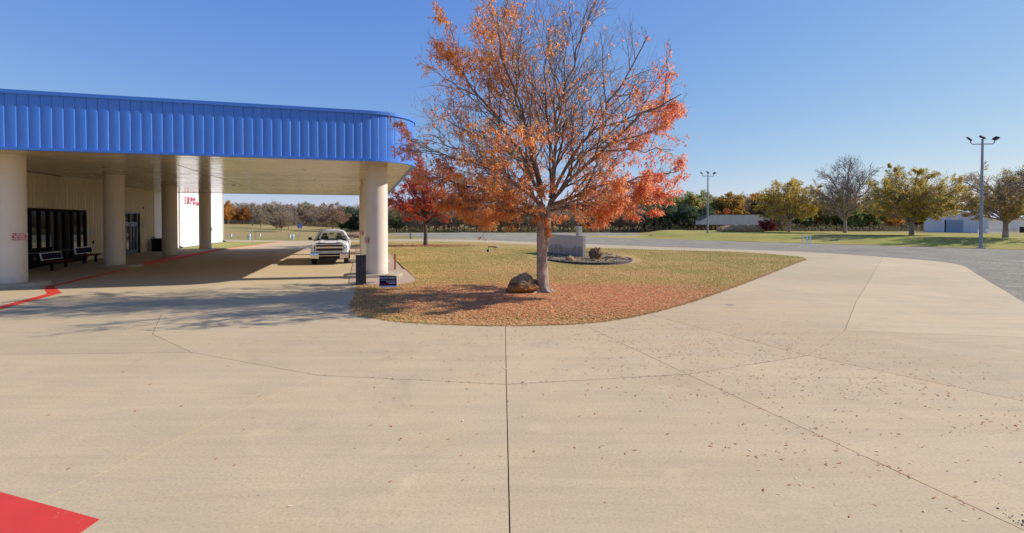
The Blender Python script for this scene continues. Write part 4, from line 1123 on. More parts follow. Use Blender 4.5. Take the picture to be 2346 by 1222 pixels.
# ---- generic tree builder
def build_tree(seed, h, r, zlow, trunk_r, fork, nlimb, table, nleaf, lsize, bark, leafm, m2=8, m3=6, m4=0, lift=0.6, leaf_prob=None, twig_r=0.012, hang=0.2, forks=1, rx=1.0):
    rg = np.random.default_rng(seed)
    zc = zlow + (h - zlow) * 0.42
    cc_ = np.array([0, 0, zc]); rup, rdn = h - zc, zc - zlow
    ev = ellipsoid_env(cc_, r * rx, r, rup, rdn)
    i_ = np.arange(nlimb) + 0.5
    sinel = -0.55 + 1.52 * i_ / nlimb
    el = np.arcsin(np.clip(sinel, -1, 1)); az = i_ * 2.39996 + rg.random() * 6
    rz_ = np.where(el > 0, rup, rdn)
    jit = 0.80 + 0.15 * rg.random(nlimb)
    tg = cc_ + jit[:, None] * np.stack([r * rx * np.cos(el) * np.cos(az), r * np.cos(el) * np.sin(az), rz_ * np.sin(el)], -1)
    st = np.zeros((nlimb, 3)); st[:, 2] = fork * (0.85 + 0.3 * rg.random(nlimb)) + np.clip(sinel, 0, 1) * fork * 0.35
    A1, q1 = limbs_to(rg, st, tg, 9, lift, trunk_r * (0.35 + 0.2 * rg.random(nlimb)), twig_r * 1.6, 0.14)
    A2, q2 = children_of(rg, A1, q1, m2, (0.2, 0.98), (25, 58), (0.3, 0.6), 0.08, 6, 0.6, twig_r * 1.2, 0.04, 0.5, ev)
    A3, q3 = children_of(rg, A2, q2, m3, (0.15, 1.0), (25, 55), (0.35, 0.65), 0.08, 4, 0.65, twig_r, 0.04, 0.4, ev)
    tr_ = np.array([[[0,0,-0.15],[0,0,0.12],[0.01*h*0.1,0,fork*0.5],[0,0,fork],[0,0,fork*1.25]]]); rr_ = np.array([[trunk_r*1.45,trunk_r*1.15,trunk_r*0.95,trunk_r*0.85,trunk_r*0.5]])
    pr = [tubes_np(tr_, rr_, 10), tubes_np(A1, q1, 6)]
    Vt, ft = join(pr); trunk_me = np_mesh('trunk', Vt, ft, smooth=True)
    pr = [tubes_np(A2, q2, 4), tubes_np(A3, q3, 3)]
    last = A3
    if m4:
        A4, q4 = children_of(rg, A3, q3, m4, (0.1, 1.0), (22, 52), (0.4, 0.75), 0.08, 3, 0.8, twig_r * 0.8, 0.04, 0.4, ev)
        pr.append(tubes_np(A4, q4, 3)); last = A4
    Vb, fb = join(pr); twig_me = np_mesh('branches', Vb, fb, smooth=True)
    crown_me = None
    if nleaf:
        def cf(p): return pick(rg, len(p), table)
        lp = leaf_prob or (lambda p: 0.45 + 0.55 * (np.sin(p[:, 0] * 1.7 + p[:, 2]) * np.sin(p[:, 1] * 1.5 + 1.7 * p[:, 2]) + 0.2))
        Vl, fl, cl = leafy(rg, last, lambda p: np.clip(lp(p), 0.02, 1), nleaf, 4, (lsize * 0.7, lsize * 1.3), (lsize * 0.4, lsize * 0.75), cf, lsize * 1.6, hang)
        crown_me = np_mesh('crown', Vl, fl, cl)
    return trunk_me, twig_me, crown_me, bark, leafm

def plant(name, meshes, label, cat, loc, rz=0.0, sc=1.0, group=None, sz=None):
    o = thing(name, label, cat, loc, rz, group)
    o.scale = (sc, sc, sz or sc)
    tm, bm_, cm, bark, lm = meshes
    link('trunk', tm, bark, o); tag(link('branches', bm_, bark, o), kind='stuff')
    if cm: tag(link('crown', cm, lm, o), kind='stuff')
    return o

RED = [((0.675,0.061,0.068),4),((0.756,0.135,0.061),3),((0.783,0.270,0.054),4),((0.567,0.068,0.095),3),((0.338,0.216,0.054),0.6)]
rt = build_tree(21, 9.0, 4.4, 2.1, 0.2, 2.3, 16, RED, 13500, 0.13, M['bark_d'], M['leaf'], 9, 7, 3, 0.65, twig_r=0.01, hang=0.5)
# its leaves turn from crimson to orange towards the right and the top
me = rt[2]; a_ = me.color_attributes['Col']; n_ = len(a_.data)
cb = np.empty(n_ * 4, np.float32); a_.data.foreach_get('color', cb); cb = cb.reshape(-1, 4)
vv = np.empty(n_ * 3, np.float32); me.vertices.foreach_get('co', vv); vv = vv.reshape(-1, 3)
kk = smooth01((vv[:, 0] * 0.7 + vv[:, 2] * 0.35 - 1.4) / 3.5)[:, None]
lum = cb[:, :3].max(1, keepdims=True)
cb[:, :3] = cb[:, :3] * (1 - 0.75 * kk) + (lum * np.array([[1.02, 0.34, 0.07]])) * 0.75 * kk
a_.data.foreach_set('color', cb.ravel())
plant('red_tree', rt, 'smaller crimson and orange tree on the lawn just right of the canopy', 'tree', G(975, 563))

# ---- trees on the grass bank
def on_ground(px, d):
    x = (px - 1173) / F * d
    return Vector((x, d, gz(x, d) + 0.0))
YEL = [((0.800,0.540,0.060),4),((0.600,0.480,0.070),4),((0.400,0.380,0.070),3),((0.840,0.440,0.060),2),((0.280,0.300,0.070),2)]
OLV = [((0.663,0.486,0.078),4),((0.442,0.420,0.088),4),((0.287,0.309,0.078),3),((0.840,0.442,0.078),2.5)]
BRN = [((0.499,0.354,0.125),4),((0.416,0.270,0.104),3),((0.354,0.333,0.104),2)]
tA = build_tree(31, 10.3, 6.4, 1.9, 0.24, 2.2, 22, YEL, 24000, 0.15, M['twig'], M['leaf'], 9, 7, 5, 0.6, twig_r=0.012, hang=0.3, leaf_prob=lambda p: 0.58 + 0.5 * np.sin(p[:, 0] * 1.1 + p[:, 2]) * np.sin(p[:, 1] + 1.2 * p[:, 2]))
plant('yellow_tree', tA, 'yellow-green tree standing right of the red bush and soil heap', 'tree', on_ground(1808, 86.7), 0, 0.885)
tB = build_tree(32, 13.6, 6.0, 2.4, 0.30, 2.2, 16, BRN, 1500, 0.2, M['twig'], M['leaf'], 10, 8, 5, 0.72, twig_r=0.017, leaf_prob=lambda p: 0.75 * smooth01((7.5 - p[:, 2]) / 4))
plant('bare_tree', tB, 'tall nearly bare tree between the yellow tree and the broad olive tree', 'tree', on_ground(1936, 80), 0, 0.87)
tC = build_tree(33, 10.2, 6.9, 1.9, 0.31, 1.9, 24, OLV, 28000, 0.14, M['twig'], M['leaf'], 9, 7, 5, 0.6, twig_r=0.011, hang=0.3, leaf_prob=lambda p: 0.58 + 0.5 * np.sin(p[:, 0] * 1.1 + p[:, 2]) * np.sin(p[:, 1] + 1.2 * p[:, 2]))
plant('olive_tree', tC, 'broad olive and gold tree in front of the warehouse gable', 'tree', on_ground(2089, 66), 0, 0.88)
tD = build_tree(34, 9.6, 5.8, 2.0, 0.30, 1.8, 18, BRN + OLV[:1], 14000, 0.12, M['twig'], M['leaf'], 9, 8, 5, 0.64, twig_r=0.012, leaf_prob=lambda p: 0.25 + 0.6 * smooth01((7 - p[:, 2]) / 3.5))
plant('forked_tree', tD, 'brown thin-leaved tree with forked trunk right of the near floodlight pole', 'tree', on_ground(2304, 55), 0.6, 0.853)

# ---- woods
BARE = build_tree(41, 7.2, 3.6, 1.0, 0.16, 1.3, 14, [((0.40,0.31,0.19),3),((0.33,0.255,0.16),3),((0.26,0.235,0.11),1)], 900, 0.22, M['paletwig'], M['leafv'], 9, 7, 4, 0.66, twig_r=0.022)
BARE2 = build_tree(42, 7.6, 4.0, 0.8, 0.18, 1.1, 16, [((0.46,0.32,0.16),3),((0.36,0.265,0.15),3),((0.38,0.33,0.12),1)], 1500, 0.25, M['paletwig'], M['leafv'], 9, 7, 4, 0.62, twig_r=0.022)
GREEN = build_tree(43, 9.4, 3.6, 0.5, 0.2, 1.4, 14, [((0.207,0.260,0.076),4),((0.344,0.398,0.104),3),((0.518,0.483,0.122),2)], 5200, 0.34, M['bark_d'], M['leafv'], 8, 6, 2, 0.62, twig_r=0.02, leaf_prob=lambda p: 0.8 + 0.4 * np.sin(p[:, 0] * 2 + p[:, 2] * 1.6) * np.sin(p[:, 1] * 2))
GOLD = build_tree(44, 9.0, 3.5, 0.7, 0.2, 1.4, 14, [((0.693,0.402,0.065),4),((0.511,0.346,0.073),3),((0.602,0.256,0.055),2)], 4600, 0.32, M['bark_d'], M['leafv'], 8, 6, 2, 0.62, twig_r=0.02)
RUST = build_tree(45, 8.4, 3.6, 0.6, 0.2, 1.3, 14, [((0.459,0.139,0.041),4),((0.585,0.222,0.041),3),((0.306,0.098,0.041),2)], 4200, 0.32, M['bark_d'], M['leafv'], 8, 6, 2, 0.62, twig_r=0.02)
CEDAR = build_tree(46, 7.0, 2.6, 0.1, 0.15, 0.7, 16, [((0.101,0.138,0.063),4),((0.158,0.189,0.083),3)], 5200, 0.28, M['bark_d'], M['leafv'], 8, 6, 2, 0.5, twig_r=0.02, leaf_prob=lambda p: 0.9 + 0 * p[:, 0])
OAKB = build_tree(47, 8.2, 4.6, 1.3, 0.24, 1.9, 16, [((0.48,0.315,0.15),4),((0.39,0.255,0.13),3)], 3600, 0.24, M['paletwig'], M['leafv'], 9, 7, 3, 0.6, twig_r=0.02)
rw = random.Random(77)
KIND = {
    'bare': (BARE, 'bare_tree', 'leafless grey-brown'), 'bare2': (BARE2, 'bare_tree', 'sparse tan-leaved'), 'green': (GREEN, 'green_tree', 'dark green leafy'),
    'gold': (GOLD, 'gold_tree', 'golden leafy'), 'rust': (RUST, 'rust_tree', 'rust red leafy'), 'cedar': (CEDAR, 'cedar_tree', 'blackish green evergreen'), 'oak': (OAKB, 'oak_tree', 'tan-crowned spreading'),
}
def wood(kind, px, d, h, where):
    m, nm, ad = KIND[kind]
    hh = {'bare':7.2,'bare2':7.6,'green':9.4,'gold':9.0,'rust':8.4,'cedar':7.0,'oak':8.2}[kind]
    loc = on_ground(px, d); loc.z -= 0.1
    s_ = h / hh
    return plant(nm, m, f'{ad} tree {where}', 'tree', loc, rw.uniform(0, 6.28), s_ * rw.uniform(0.95, 1.15), f'{ad} trees {where}', s_)
# the single trees that stand out on the left field
def lone(kind, px, d, h, label):
    m, nm, _ = KIND[kind]; hh = {'bare':7.2,'bare2':7.6,'green':9.4,'gold':9.0,'rust':8.4,'cedar':7.0,'oak':8.2}[kind]
    return plant(nm, m, label, 'tree', on_ground(px, d) - Vector((0,0,0.05)), rw.uniform(0, 6.28), h / hh)
lone('gold', 519, 150, 6.8, 'bright orange-gold tree at the end of the white hall wall')
lone('rust', 556, 152, 5.6, 'low rust red tree right of the orange-gold one on the field edge')
lone('bare', 598, 128, 5.2, 'lone leafless tree on the field right of the street sign pole')
lone('bare2', 645, 112, 5.0, 'nearer of the two small field trees left of the blue sign')
lone('bare', 661, 124, 5.3, 'farther of the two small field trees left of the blue sign')
lone('oak', 764, 122, 7.0, 'wide tan-crowned tree rising straight behind the parked truck')
wl = 'along the far edge of the left field'
for px in range(500, 850, 9):
    wood(rw.choice(['bare','bare2','bare','bare2','bare','green','bare2','oak'] if px < 720 else ['bare','bare','bare2','green','cedar']), px + rw.uniform(-5, 5), rw.uniform(156, 178), rw.uniform(5.6, 7.8), wl)
for px in range(795, 850, 10): wood('cedar', px, rw.uniform(124, 140), rw.uniform(5.0, 6.6), wl)
wm = 'in the wood beyond the gravel lot'
for px in range(845, 1500, 23):
    wood(rw.choice(['bare','bare','bare2','bare2','bare','bare','green']), px + rw.uniform(-7, 7), rw.uniform(119, 128), rw.uniform(5.6, 7.4), wm)
for px in range(850, 1500, 24):
    wood(rw.choice(['bare','bare2','bare','oak','green']), px + rw.uniform(-9, 9), rw.uniform(134, 150), rw.uniform(7.4, 9.0), wm)
wr_ = 'in the mixed wood behind the open shed'
for px in range(1480, 1790, 15):
    wood(rw.choice(['green','green','gold','green','bare2','bare2','rust']), px + rw.uniform(-6, 6), rw.uniform(128, 140), rw.uniform(7.6, 9.6), wr_)
for px in range(1500, 1800, 22):
    wood(rw.choice(['green','gold','green','bare2','green']), px + rw.uniform(-8, 8), rw.uniform(150, 165), rw.uniform(10.0, 12.2), wr_)
for px in range(1490, 1620, 42): wood('cedar', px, rw.uniform(116, 122), rw.uniform(5.0, 6.6), wr_)
wq = 'in the wood behind the grass bank'
for px in range(1780, 2150, 24):
    wood(rw.choice(['bare2','green','gold','cedar','green','rust','bare']), px + rw.uniform(-7, 7), rw.uniform(114, 128), rw.uniform(5.4, 8.0), wq)
for px in range(1790, 2180, 34):
    wood(rw.choice(['gold','green','bare2']), px + rw.uniform(-7, 7), rw.uniform(138, 150), rw.uniform(8.0, 9.6), wq)
wt_ = 'beyond the warehouse roof'
for px in range(2170, 2362, 24):
    wood(rw.choice(['bare2','green','bare','green']), px + rw.uniform(-7, 7), rw.uniform(122, 135), rw.uniform(6.0, 8.5), wt_)
lone('cedar', 2352, 112, 13.5, 'tall blackish evergreen at the right edge behind the forked tree')
lone('rust', 1657, 122, 5.6, 'orange tree peeping over the roof of the open shed')

# undergrowth at the foot of the woods
rg = np.random.default_rng(5)
def thicket(name, px0, px1, d0, d1, n, hmax, table):
    px = rg.uniform(px0, px1, n); d = rg.uniform(d0, d1, n)
    cl = np.clip(0.5 + 0.25 * np.sin(px * 0.31 + 3 * np.sin(px * 0.05)) + 0.25 * np.sin(px * 0.083 + 2 * np.sin(px * 0.021)) + 0.2 * rg.normal(size=n), 0, 1.3)
    x = (px - 1173) / F * d; y = d
    z = ground_z(x, y) + hmax * (0.35 + 0.65 * cl) * rg.random(n) ** 1.4
    V, f, c = leaf_quads(rg, np.stack([x, y, z], -1), unit(rg.normal(size=(n, 3)) + np.array([0, 0, 0.8])), rg.uniform(0.16, 0.40, n), rg.uniform(0.08, 0.2, n), pick(rg, n, table))
    tag(link(name, np_mesh(name, V, f, c), M['leafv']), kind='stuff')
SCR = [((0.428,0.339,0.196),4),((0.570,0.446,0.267),4),((0.285,0.285,0.124),3),((0.713,0.428,0.213),1.5)]
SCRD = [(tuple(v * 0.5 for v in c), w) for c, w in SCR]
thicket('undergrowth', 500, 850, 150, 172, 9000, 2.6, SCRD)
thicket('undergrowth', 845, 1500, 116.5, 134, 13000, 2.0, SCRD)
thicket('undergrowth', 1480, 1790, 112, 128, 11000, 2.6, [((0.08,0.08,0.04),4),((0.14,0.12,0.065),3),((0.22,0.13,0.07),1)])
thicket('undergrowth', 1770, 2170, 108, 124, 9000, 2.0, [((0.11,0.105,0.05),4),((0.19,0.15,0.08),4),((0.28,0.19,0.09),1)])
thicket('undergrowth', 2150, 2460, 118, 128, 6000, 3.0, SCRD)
# dense interior of the woods: one far mass of trunks and leaves behind the single trees
def far_mass(px0, px1, d, h, n, table):
    px = rg.uniform(px0, px1, n); dd = d + rg.uniform(-6, 10, n)
    x = (px - 1173) / F * dd
    top = h * (0.72 + 0.16 * np.sin(px * 0.045) + 0.12 * np.sin(px * 0.11 + 2) + 0.1 * np.sin(px * 0.23))
    z = ground_z(x, dd) + top * rg.random(n) ** 0.8
    V, f, c = leaf_quads(rg, np.stack([x, dd, z], -1), unit(rg.normal(size=(n, 3))), rg.uniform(0.35, 0.8, n), rg.uniform(0.2, 0.45, n), pick(rg, n, table))
    tag(link('far_wood', np_mesh('far_wood', V, f, c), M['leafv']), kind='stuff')
far_mass(495, 860, 186, 7.4, 20000, SCR)
far_mass(840, 1500, 160, 7.6, 16000, SCR)
far_mass(1470, 2180, 172, 10.5, 22000, [((0.10,0.12,0.04),4),((0.22,0.19,0.055),3),((0.32,0.19,0.055),1.5),((0.15,0.13,0.065),3)])
far_mass(2150, 2500, 150, 8.0, 9000, SCR)

# ------------------------------------------------------------------ rocks
def rock_mesh(seed, sx, sy, sz, sub=4, rough=0.35, crag=0.0):
    bm = bmesh.new(); bmesh.ops.create_icosphere(bm, subdivisions=sub, radius=1.0)
    off = Vector((seed * 3.7, seed * 1.9, seed * 5.3))
    for v in bm.verts:
        p = v.co.copy()
        n1 = noise.noise(p * 1.1 + off); n2 = noise.noise(p * 2.6 + off * 1.3); n3 = noise.noise(Vector((p.x * 4, p.y * 4, p.z * 9)) + off)
        n4 = noise.noise(p * 9 + off)
        k = 1 + rough * (0.55 * n1 + 0.42 * abs(n2) * 1.4 + 0.18 * n3 + 0.10 * n4)
        if crag: k += crag * max(0, p.z) * (abs(noise.noise(p * 3.3 + off * 2)) * 1.6 - 0.25)
        z = p.z * k
        if z < -0.55: z = -0.55 + (z + 0.55) * 0.15
        v.co = Vector((p.x * k * sx, p.y * k * sy, z * sz))
    mz = min(v.co.z for v in bm.verts)
    for v in bm.verts: v.co.z -= mz
    me = bpy.data.meshes.new('rock'); bm.to_mesh(me); bm.free()
    me.polygons.foreach_set('use_smooth', [True] * len(me.polygons))
    try: me.set_sharp_from_angle(angle=R(28))
    except Exception: pass
    return me
def rock(name, label, loc, me, mat, rz=0.0, sink=0.05, group=None):
    o = link(name, me, mat, None, (loc[0], loc[1], loc[2] - sink), (0, 0, rz))
    return tag(o, label, 'rock', group)
t = NT('boulder sandstone layers'); co = t.pos(True)
sx3 = t.n('ShaderNodeSeparateXYZ'); t.l(co, sx3.inputs[0])
zz = t.n('ShaderNodeMath', operation='MULTIPLY_ADD'); t.l(t.noise(co, 3.0, 5, 0.7, 0.5), zz.inputs[0]); zz.inputs[1].default_value = 0.34; t.l(sx3.outputs[2], zz.inputs[2])
cbd = t.ramp(zz.outputs[0], [(0.20, (0.40, 0.16, 0.045)), (0.42, (0.46, 0.21, 0.07)), (0.50, (0.15, 0.085, 0.04)), (0.57, (0.36, 0.235, 0.115)), (0.72, (0.38, 0.28, 0.155)), (0.9, (0.46, 0.38, 0.26))])
cbd = t.mix(cbd, (0.035, 0.024, 0.016), t.ramp(t.noise(co, 6.0, 6, 0.7, 0.4, (1, 1, 3)), [(0.55, 0), (0.68, 0.85)]))
cbd = t.mix(cbd, t.ramp(t.noise(co, 40, 4, 0.8), [(0.3, 0.65), (0.7, 1.2)]), 0.8, 'MULTIPLY')
t.bump(t.noise(co, 14, 8, 0.75, 0.3, (1, 1, 2.5)), 0.9, 0.04)
M['boulder'] = t.set(cbd, 0.9, 0, 0.2)
def boulder_mesh():
    bm = bmesh.new(); bmesh.ops.create_icosphere(bm, subdivisions=6, radius=1.0)
    o1 = Vector((3.1, 8.2, 1.7))
    for v in bm.verts:
        p = v.co.copy()
        # facetted block: cut the ball by tilted planes
        k = 1.0
        for nrm, dd in (((0.25,-0.95,0.15),0.80),((-0.75,-0.35,0.55),0.66),((0.85,-0.3,0.45),0.80),((-0.15,0.2,0.97),0.92),((0.1,-0.65,0.75),0.78),((-0.95,0.1,-0.1),0.86),((0.95,0.1,-0.25),0.90),((0.0,0.9,0.3),0.8),((0.1,-0.8,-0.6),0.80),((0.5,-0.2,0.84),0.84)):
            n_ = Vector(nrm).normalized(); c = p.dot(n_)
            if c > 1e-3: k = min(k, dd / c)
        q = p * k
        q += p * (0.10 * noise.noise(q * 2.2 + o1) + 0.05 * noise.noise(q * 5.5 + o1))
        lay = noise.noise(Vector((q.x * 0.7, q.y * 0.7, (q.z - 0.22 * q.x) * 6.5)) + o1)
        q += Vector((p.x, p.y, 0)) * (0.085 * lay) + p * 0.03 * noise.noise(q * 14)
        h_ = max(0.0, min(1.0, (q.z + 0.35) / 1.15)); tp = 1.0 - 0.50 * h_ ** 1.5
        v.co = Vector(((q.x * tp + 0.10 * h_) * 0.62, q.y * (0.25 + 0.75 * tp) * 0.5, q.z * 0.41 + (0.05 * noise.noise(q * 4 + o1) if q.z > 0.3 else 0)))
    mz = min(v.co.z for v in bm.verts)
    for v in bm.verts: v.co.z = max(v.co.z - mz - 0.12, -0.05)
    me = bpy.data.meshes.new('boulder'); bm.to_mesh(me); bm.free()
    me.polygons.foreach_set('use_smooth', [True] * len(me.polygons))
    try: me.set_sharp_from_angle(angle=R(24))
    except Exception: pass
    return me
rock('boulder', 'large layered brown boulder at the left foot of the autumn tree', G(1197, 671), boulder_mesh(), M['boulder'], 0.0, 0.02)

# ------------------------------------------------------------------ monument and planting bed
mon_a, mon_b = G(1335.5, 590.5), G(1257, 579.2)
mdir = (mon_b - mon_a); mang = math.atan2(mdir.y, mdir.x)
mlen = 6.0
mon = thing('granite_monument', 'grey granite memorial wall with small block on top, behind the autumn tree', 'monument', mon_a, mang)
# local x runs away along the wall, local -y is the side away from the viewer's right
hs = 1.46
npan = 6
rs = random.Random(4)
for i in range(npan):
    x0, x1 = i * mlen / npan, (i + 1) * mlen / npan
    MB().box(x0 + 0.008, x1 - 0.008, -0.20, 0.0, 0.04, hs).build('granite_panel', M['granite'], mon, bevel=0.006)
    n_ = 6; poly = [(x0 + 0.06, 0.08)]
    hts = [0.62 + 0.16 * math.sin(i * 1.7 + q * 0.5) + rs.uniform(-0.04, 0.04) for q in range(n_ + 1)]
    poly = [(x1 - 0.06, 0.08), (x0 + 0.06, 0.08)] + [(x0 + 0.06 + (x1 - x0 - 0.12) * q / n_, hts[q]) for q in range(n_ + 1)]
    MB().prism_xz(poly, 0.0015, 0.004).build('etched_panel', M['granite_d'], mon)
MB().box(0.62, 1.02, -0.26, 0.03, hs + 0.003, 2.10).build('top_block', M['granite'], mon, bevel=0.008)
MB().box(-0.1, mlen + 0.1, -0.3, 0.1, -0.05, 0.038).build('footing', M['pad'], mon)

bc = Vector((4.75, 34.6, 0))
def bed_pt(a, k=1.0, z=0.0):
    r1, r2 = 2.95, 6.2
    return Vector((bc.x + r1 * k * math.cos(a) - 0.04 * r2 * math.sin(a), bc.y + r2 * k * math.sin(a), z))
bed = tag(empty('planting_bed'), kind='structure')
NB = 48
MB().add([tuple(bed_pt(2*math.pi*i/NB, 0.98, 0.05)) for i in range(NB)], [tuple(range(NB))]).build('bed_soil', M['bedsoil'], bed)
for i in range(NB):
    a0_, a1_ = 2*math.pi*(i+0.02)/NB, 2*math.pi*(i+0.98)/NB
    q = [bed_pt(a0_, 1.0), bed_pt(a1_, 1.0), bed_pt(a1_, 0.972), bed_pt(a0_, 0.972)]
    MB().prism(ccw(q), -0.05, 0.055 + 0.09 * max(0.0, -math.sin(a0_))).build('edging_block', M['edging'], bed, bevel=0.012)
MB().add([tuple(bed_pt(2*math.pi*i/NB, 1.022, 0.012)) for i in range(NB)], [tuple(range(NB))]).build('mow_strip', M['pad'], bed)
rock('rock', 'dark jagged rock right of the granite wall in the planting bed', G(1365, 593.5, 0.05), rock_mesh(5.0, 0.44, 0.40, 0.40, 4, 0.6, 0.5), M['rock_d'], 1.0)
rock('rock', 'small squarish orange-tan rock in front of the granite wall', G(1305, 597, 0.05), rock_mesh(7.0, 0.27, 0.24, 0.19, 3, 0.45), M['rock_t'], 0.3)
rock('rock', 'low flat tan rock right of the dark jagged rock', G(1401, 591.5, 0.05), rock_mesh(9.0, 0.42, 0.3, 0.14, 3, 0.4), M['rock_t'], 0.1)
rock('rock', 'low tan rock rightmost in the planting bed', G(1421, 592, 0.05), rock_mesh(12.0, 0.32, 0.24, 0.13, 3, 0.4), M['rock_t'], 0.8)
rock('rock', 'small dark stone below the jagged rock', G(1361, 598.5, 0.05), rock_mesh(14.0, 0.17, 0.14, 0.10, 3, 0.5), M['rock_d'], 0.8)
# pebbles in the bed
rg = np.random.default_rng(9)
peb = rock_mesh(3.0, 1, 1, 0.7, 1, 0.4)
pv = np.empty(len(peb.vertices) * 3, np.float32); peb.vertices.foreach_get('co', pv); pv = pv.reshape(-1, 3)
pf = np.array([list(p.vertices) for p in peb.polygons])
Vs, Fs, Cs, n0 = [], [], [], 0
for i in range(300):
    a, k_ = rg.uniform(0, 6.283), math.sqrt(rg.random()) * 0.93
    p = np.array(bed_pt(a, k_, 0.04)); s_ = rg.uniform(0.02, 0.075)
    Vs.append(pv * s_ + p); Fs.append(pf + n0); n0 += len(pv)
    Cs.append(np.tile(pick(rg, 1, [((0.42,0.33,0.22),3),((0.34,0.23,0.14),3),((0.10,0.08,0.06),2.5),((0.6,0.55,0.45),0.8)]), (len(pv), 1)))
tag(link('bed_pebbles', np_mesh('bed_pebbles', np.concatenate(Vs), np.concatenate(Fs), np.concatenate(Cs)), M['dead']), kind='stuff')
n = 5000
a = rg.uniform(0, 6.283, n); k_ = np.sqrt(rg.random(n)) * 0.95
cxy = np.stack([bc.x + 2.95 * k_ * np.cos(a), bc.y + 6.2 * k_ * np.sin(a)], -1)
ok = (np.sin(cxy[:, 0] * 2.9) * np.sin(cxy[:, 1] * 2.2 + 1) > 0.25)
cxy = cxy[ok]; n = len(cxy)
V, f, c = leaf_quads(rg, np.column_stack([cxy, np.full(n, 0.05)]), unit(rg.normal(size=(n, 3)) * 0.6 + np.array([0, 0, 1.0])), rg.uniform(0.06, 0.18, n), rg.uniform(0.012, 0.03, n), pick(rg, n, [((0.13,0.18,0.04),3),((0.22,0.22,0.07),2),((0.3,0.24,0.11),2)]))
tag(link('bed_weeds', np_mesh('bed_weeds', V, f, c), M['dead']), kind='stuff')

# ------------------------------------------------------------------ grass blades, leaf litter, stray leaves
def in_poly(x, y, poly):
    inside = np.zeros(len(x), bool); n = len(poly)
    for i in range(n):
        x0, y0 = poly[i][0], poly[i][1]; x1, y1 = poly[(i+1)%n][0], poly[(i+1)%n][1]
        c_ = ((y0 > y) != (y1 > y)) & (x < (x1 - x0) * (y - y0) / (y1 - y0 + 1e-12) + x0)
        inside ^= c_
    return inside
rg = np.random.default_rng(17)
def lawn_points(n, dmin, dmax, power=1.0):
    d = dmin + (dmax - dmin) * rg.random(n) ** power
    x = rg.uniform(-0.32, 0.60, n) * d
    k = in_poly(x, d, island)
    return x[k], d[k]
gx, gy = lawn_points(210000, 12.6, 46, 1.25)
inbed = ((gx - bc.x) / 3.7) ** 2 + ((gy - bc.y) / 6.2) ** 2 < 1
gx, gy = gx[~inbed], gy[~inbed]
n = len(gx)
patch = 0.5 + 0.5 * np.sin(gx * 0.8 + 0.4 * gy) * np.sin(gy * 0.55 - 0.5 * gx + 1.0)
ga = pick(rg, n, [((0.68,0.43,0.155),5),((0.80,0.54,0.22),3),((0.52,0.33,0.10),3)]); gb_ = pick(rg, n, [((0.33,0.31,0.06),3.5),((0.45,0.365,0.085),3),((0.62,0.42,0.14),2.5)])
gc = np.where((rg.random(n) < np.clip(patch * 0.72 + 0.45 * smooth01((gy - 22) / 14), 0, 0.95))[:, None], gb_, ga)
hgt = rg.uniform(0.02, 0.055, n); ang_ = rg.uniform(0, 6.283, n); wd_ = rg.uniform(0.004, 0.008, n) * (1 + gy / 25)
lean = rg.normal(size=(n, 2)) * 0.03
b0 = np.stack([gx - np.cos(ang_) * wd_, gy - np.sin(ang_) * wd_, np.zeros(n)], -1); b1 = np.stack([gx + np.cos(ang_) * wd_, gy + np.sin(ang_) * wd_, np.zeros(n)], -1)
b2 = np.stack([gx + lean[:, 0], gy + lean[:, 1], hgt], -1)
tag(link('lawn_grass', np_mesh('lawn_grass', np.stack([b0, b1, b2], 1).reshape(-1, 3), np.arange(3 * n).reshape(n, 3), np.repeat(gc, 3, 0)), M['dead']), kind='stuff')

def edge_points(n, spread):
    i = rg.integers(0, len(isl_near) - 1, n); t_ = rg.random(n)
    A_ = np.array([(p.x, p.y) for p in isl_near]); seg = np.linalg.norm(A_[1:] - A_[:-1], axis=1)
    i = rg.choice(len(seg), n, p=seg / seg.sum())
    return (A_[i] * (1 - t_)[:, None] + A_[i + 1] * t_[:, None]) + rg.normal(size=(n, 2)) * spread
ep = edge_points(8000, 0.04); n = len(ep)
a_ = rg.uniform(0, 6.283, n); h_ = rg.uniform(0.02, 0.06, n); w_ = rg.uniform(0.004, 0.009, n); le = rg.normal(size=(n, 2)) * 0.05
e0 = np.column_stack([ep[:, 0] - np.cos(a_) * w_, ep[:, 1] - np.sin(a_) * w_, np.zeros(n)]); e1 = np.column_stack([ep[:, 0] + np.cos(a_) * w_, ep[:, 1] + np.sin(a_) * w_, np.zeros(n)])
e2 = np.column_stack([ep + le, h_])
tag(link('edge_grass', np_mesh('edge_grass', np.stack([e0, e1, e2], 1).reshape(-1, 3), np.arange(3 * n).reshape(n, 3), np.repeat(pick(rg, n, [((0.62,0.42,0.17),4),((0.42,0.34,0.11),3),((0.56,0.30,0.12),3),((0.80,0.55,0.25),1)]), 3, 0)), M['dead']), kind='stuff')

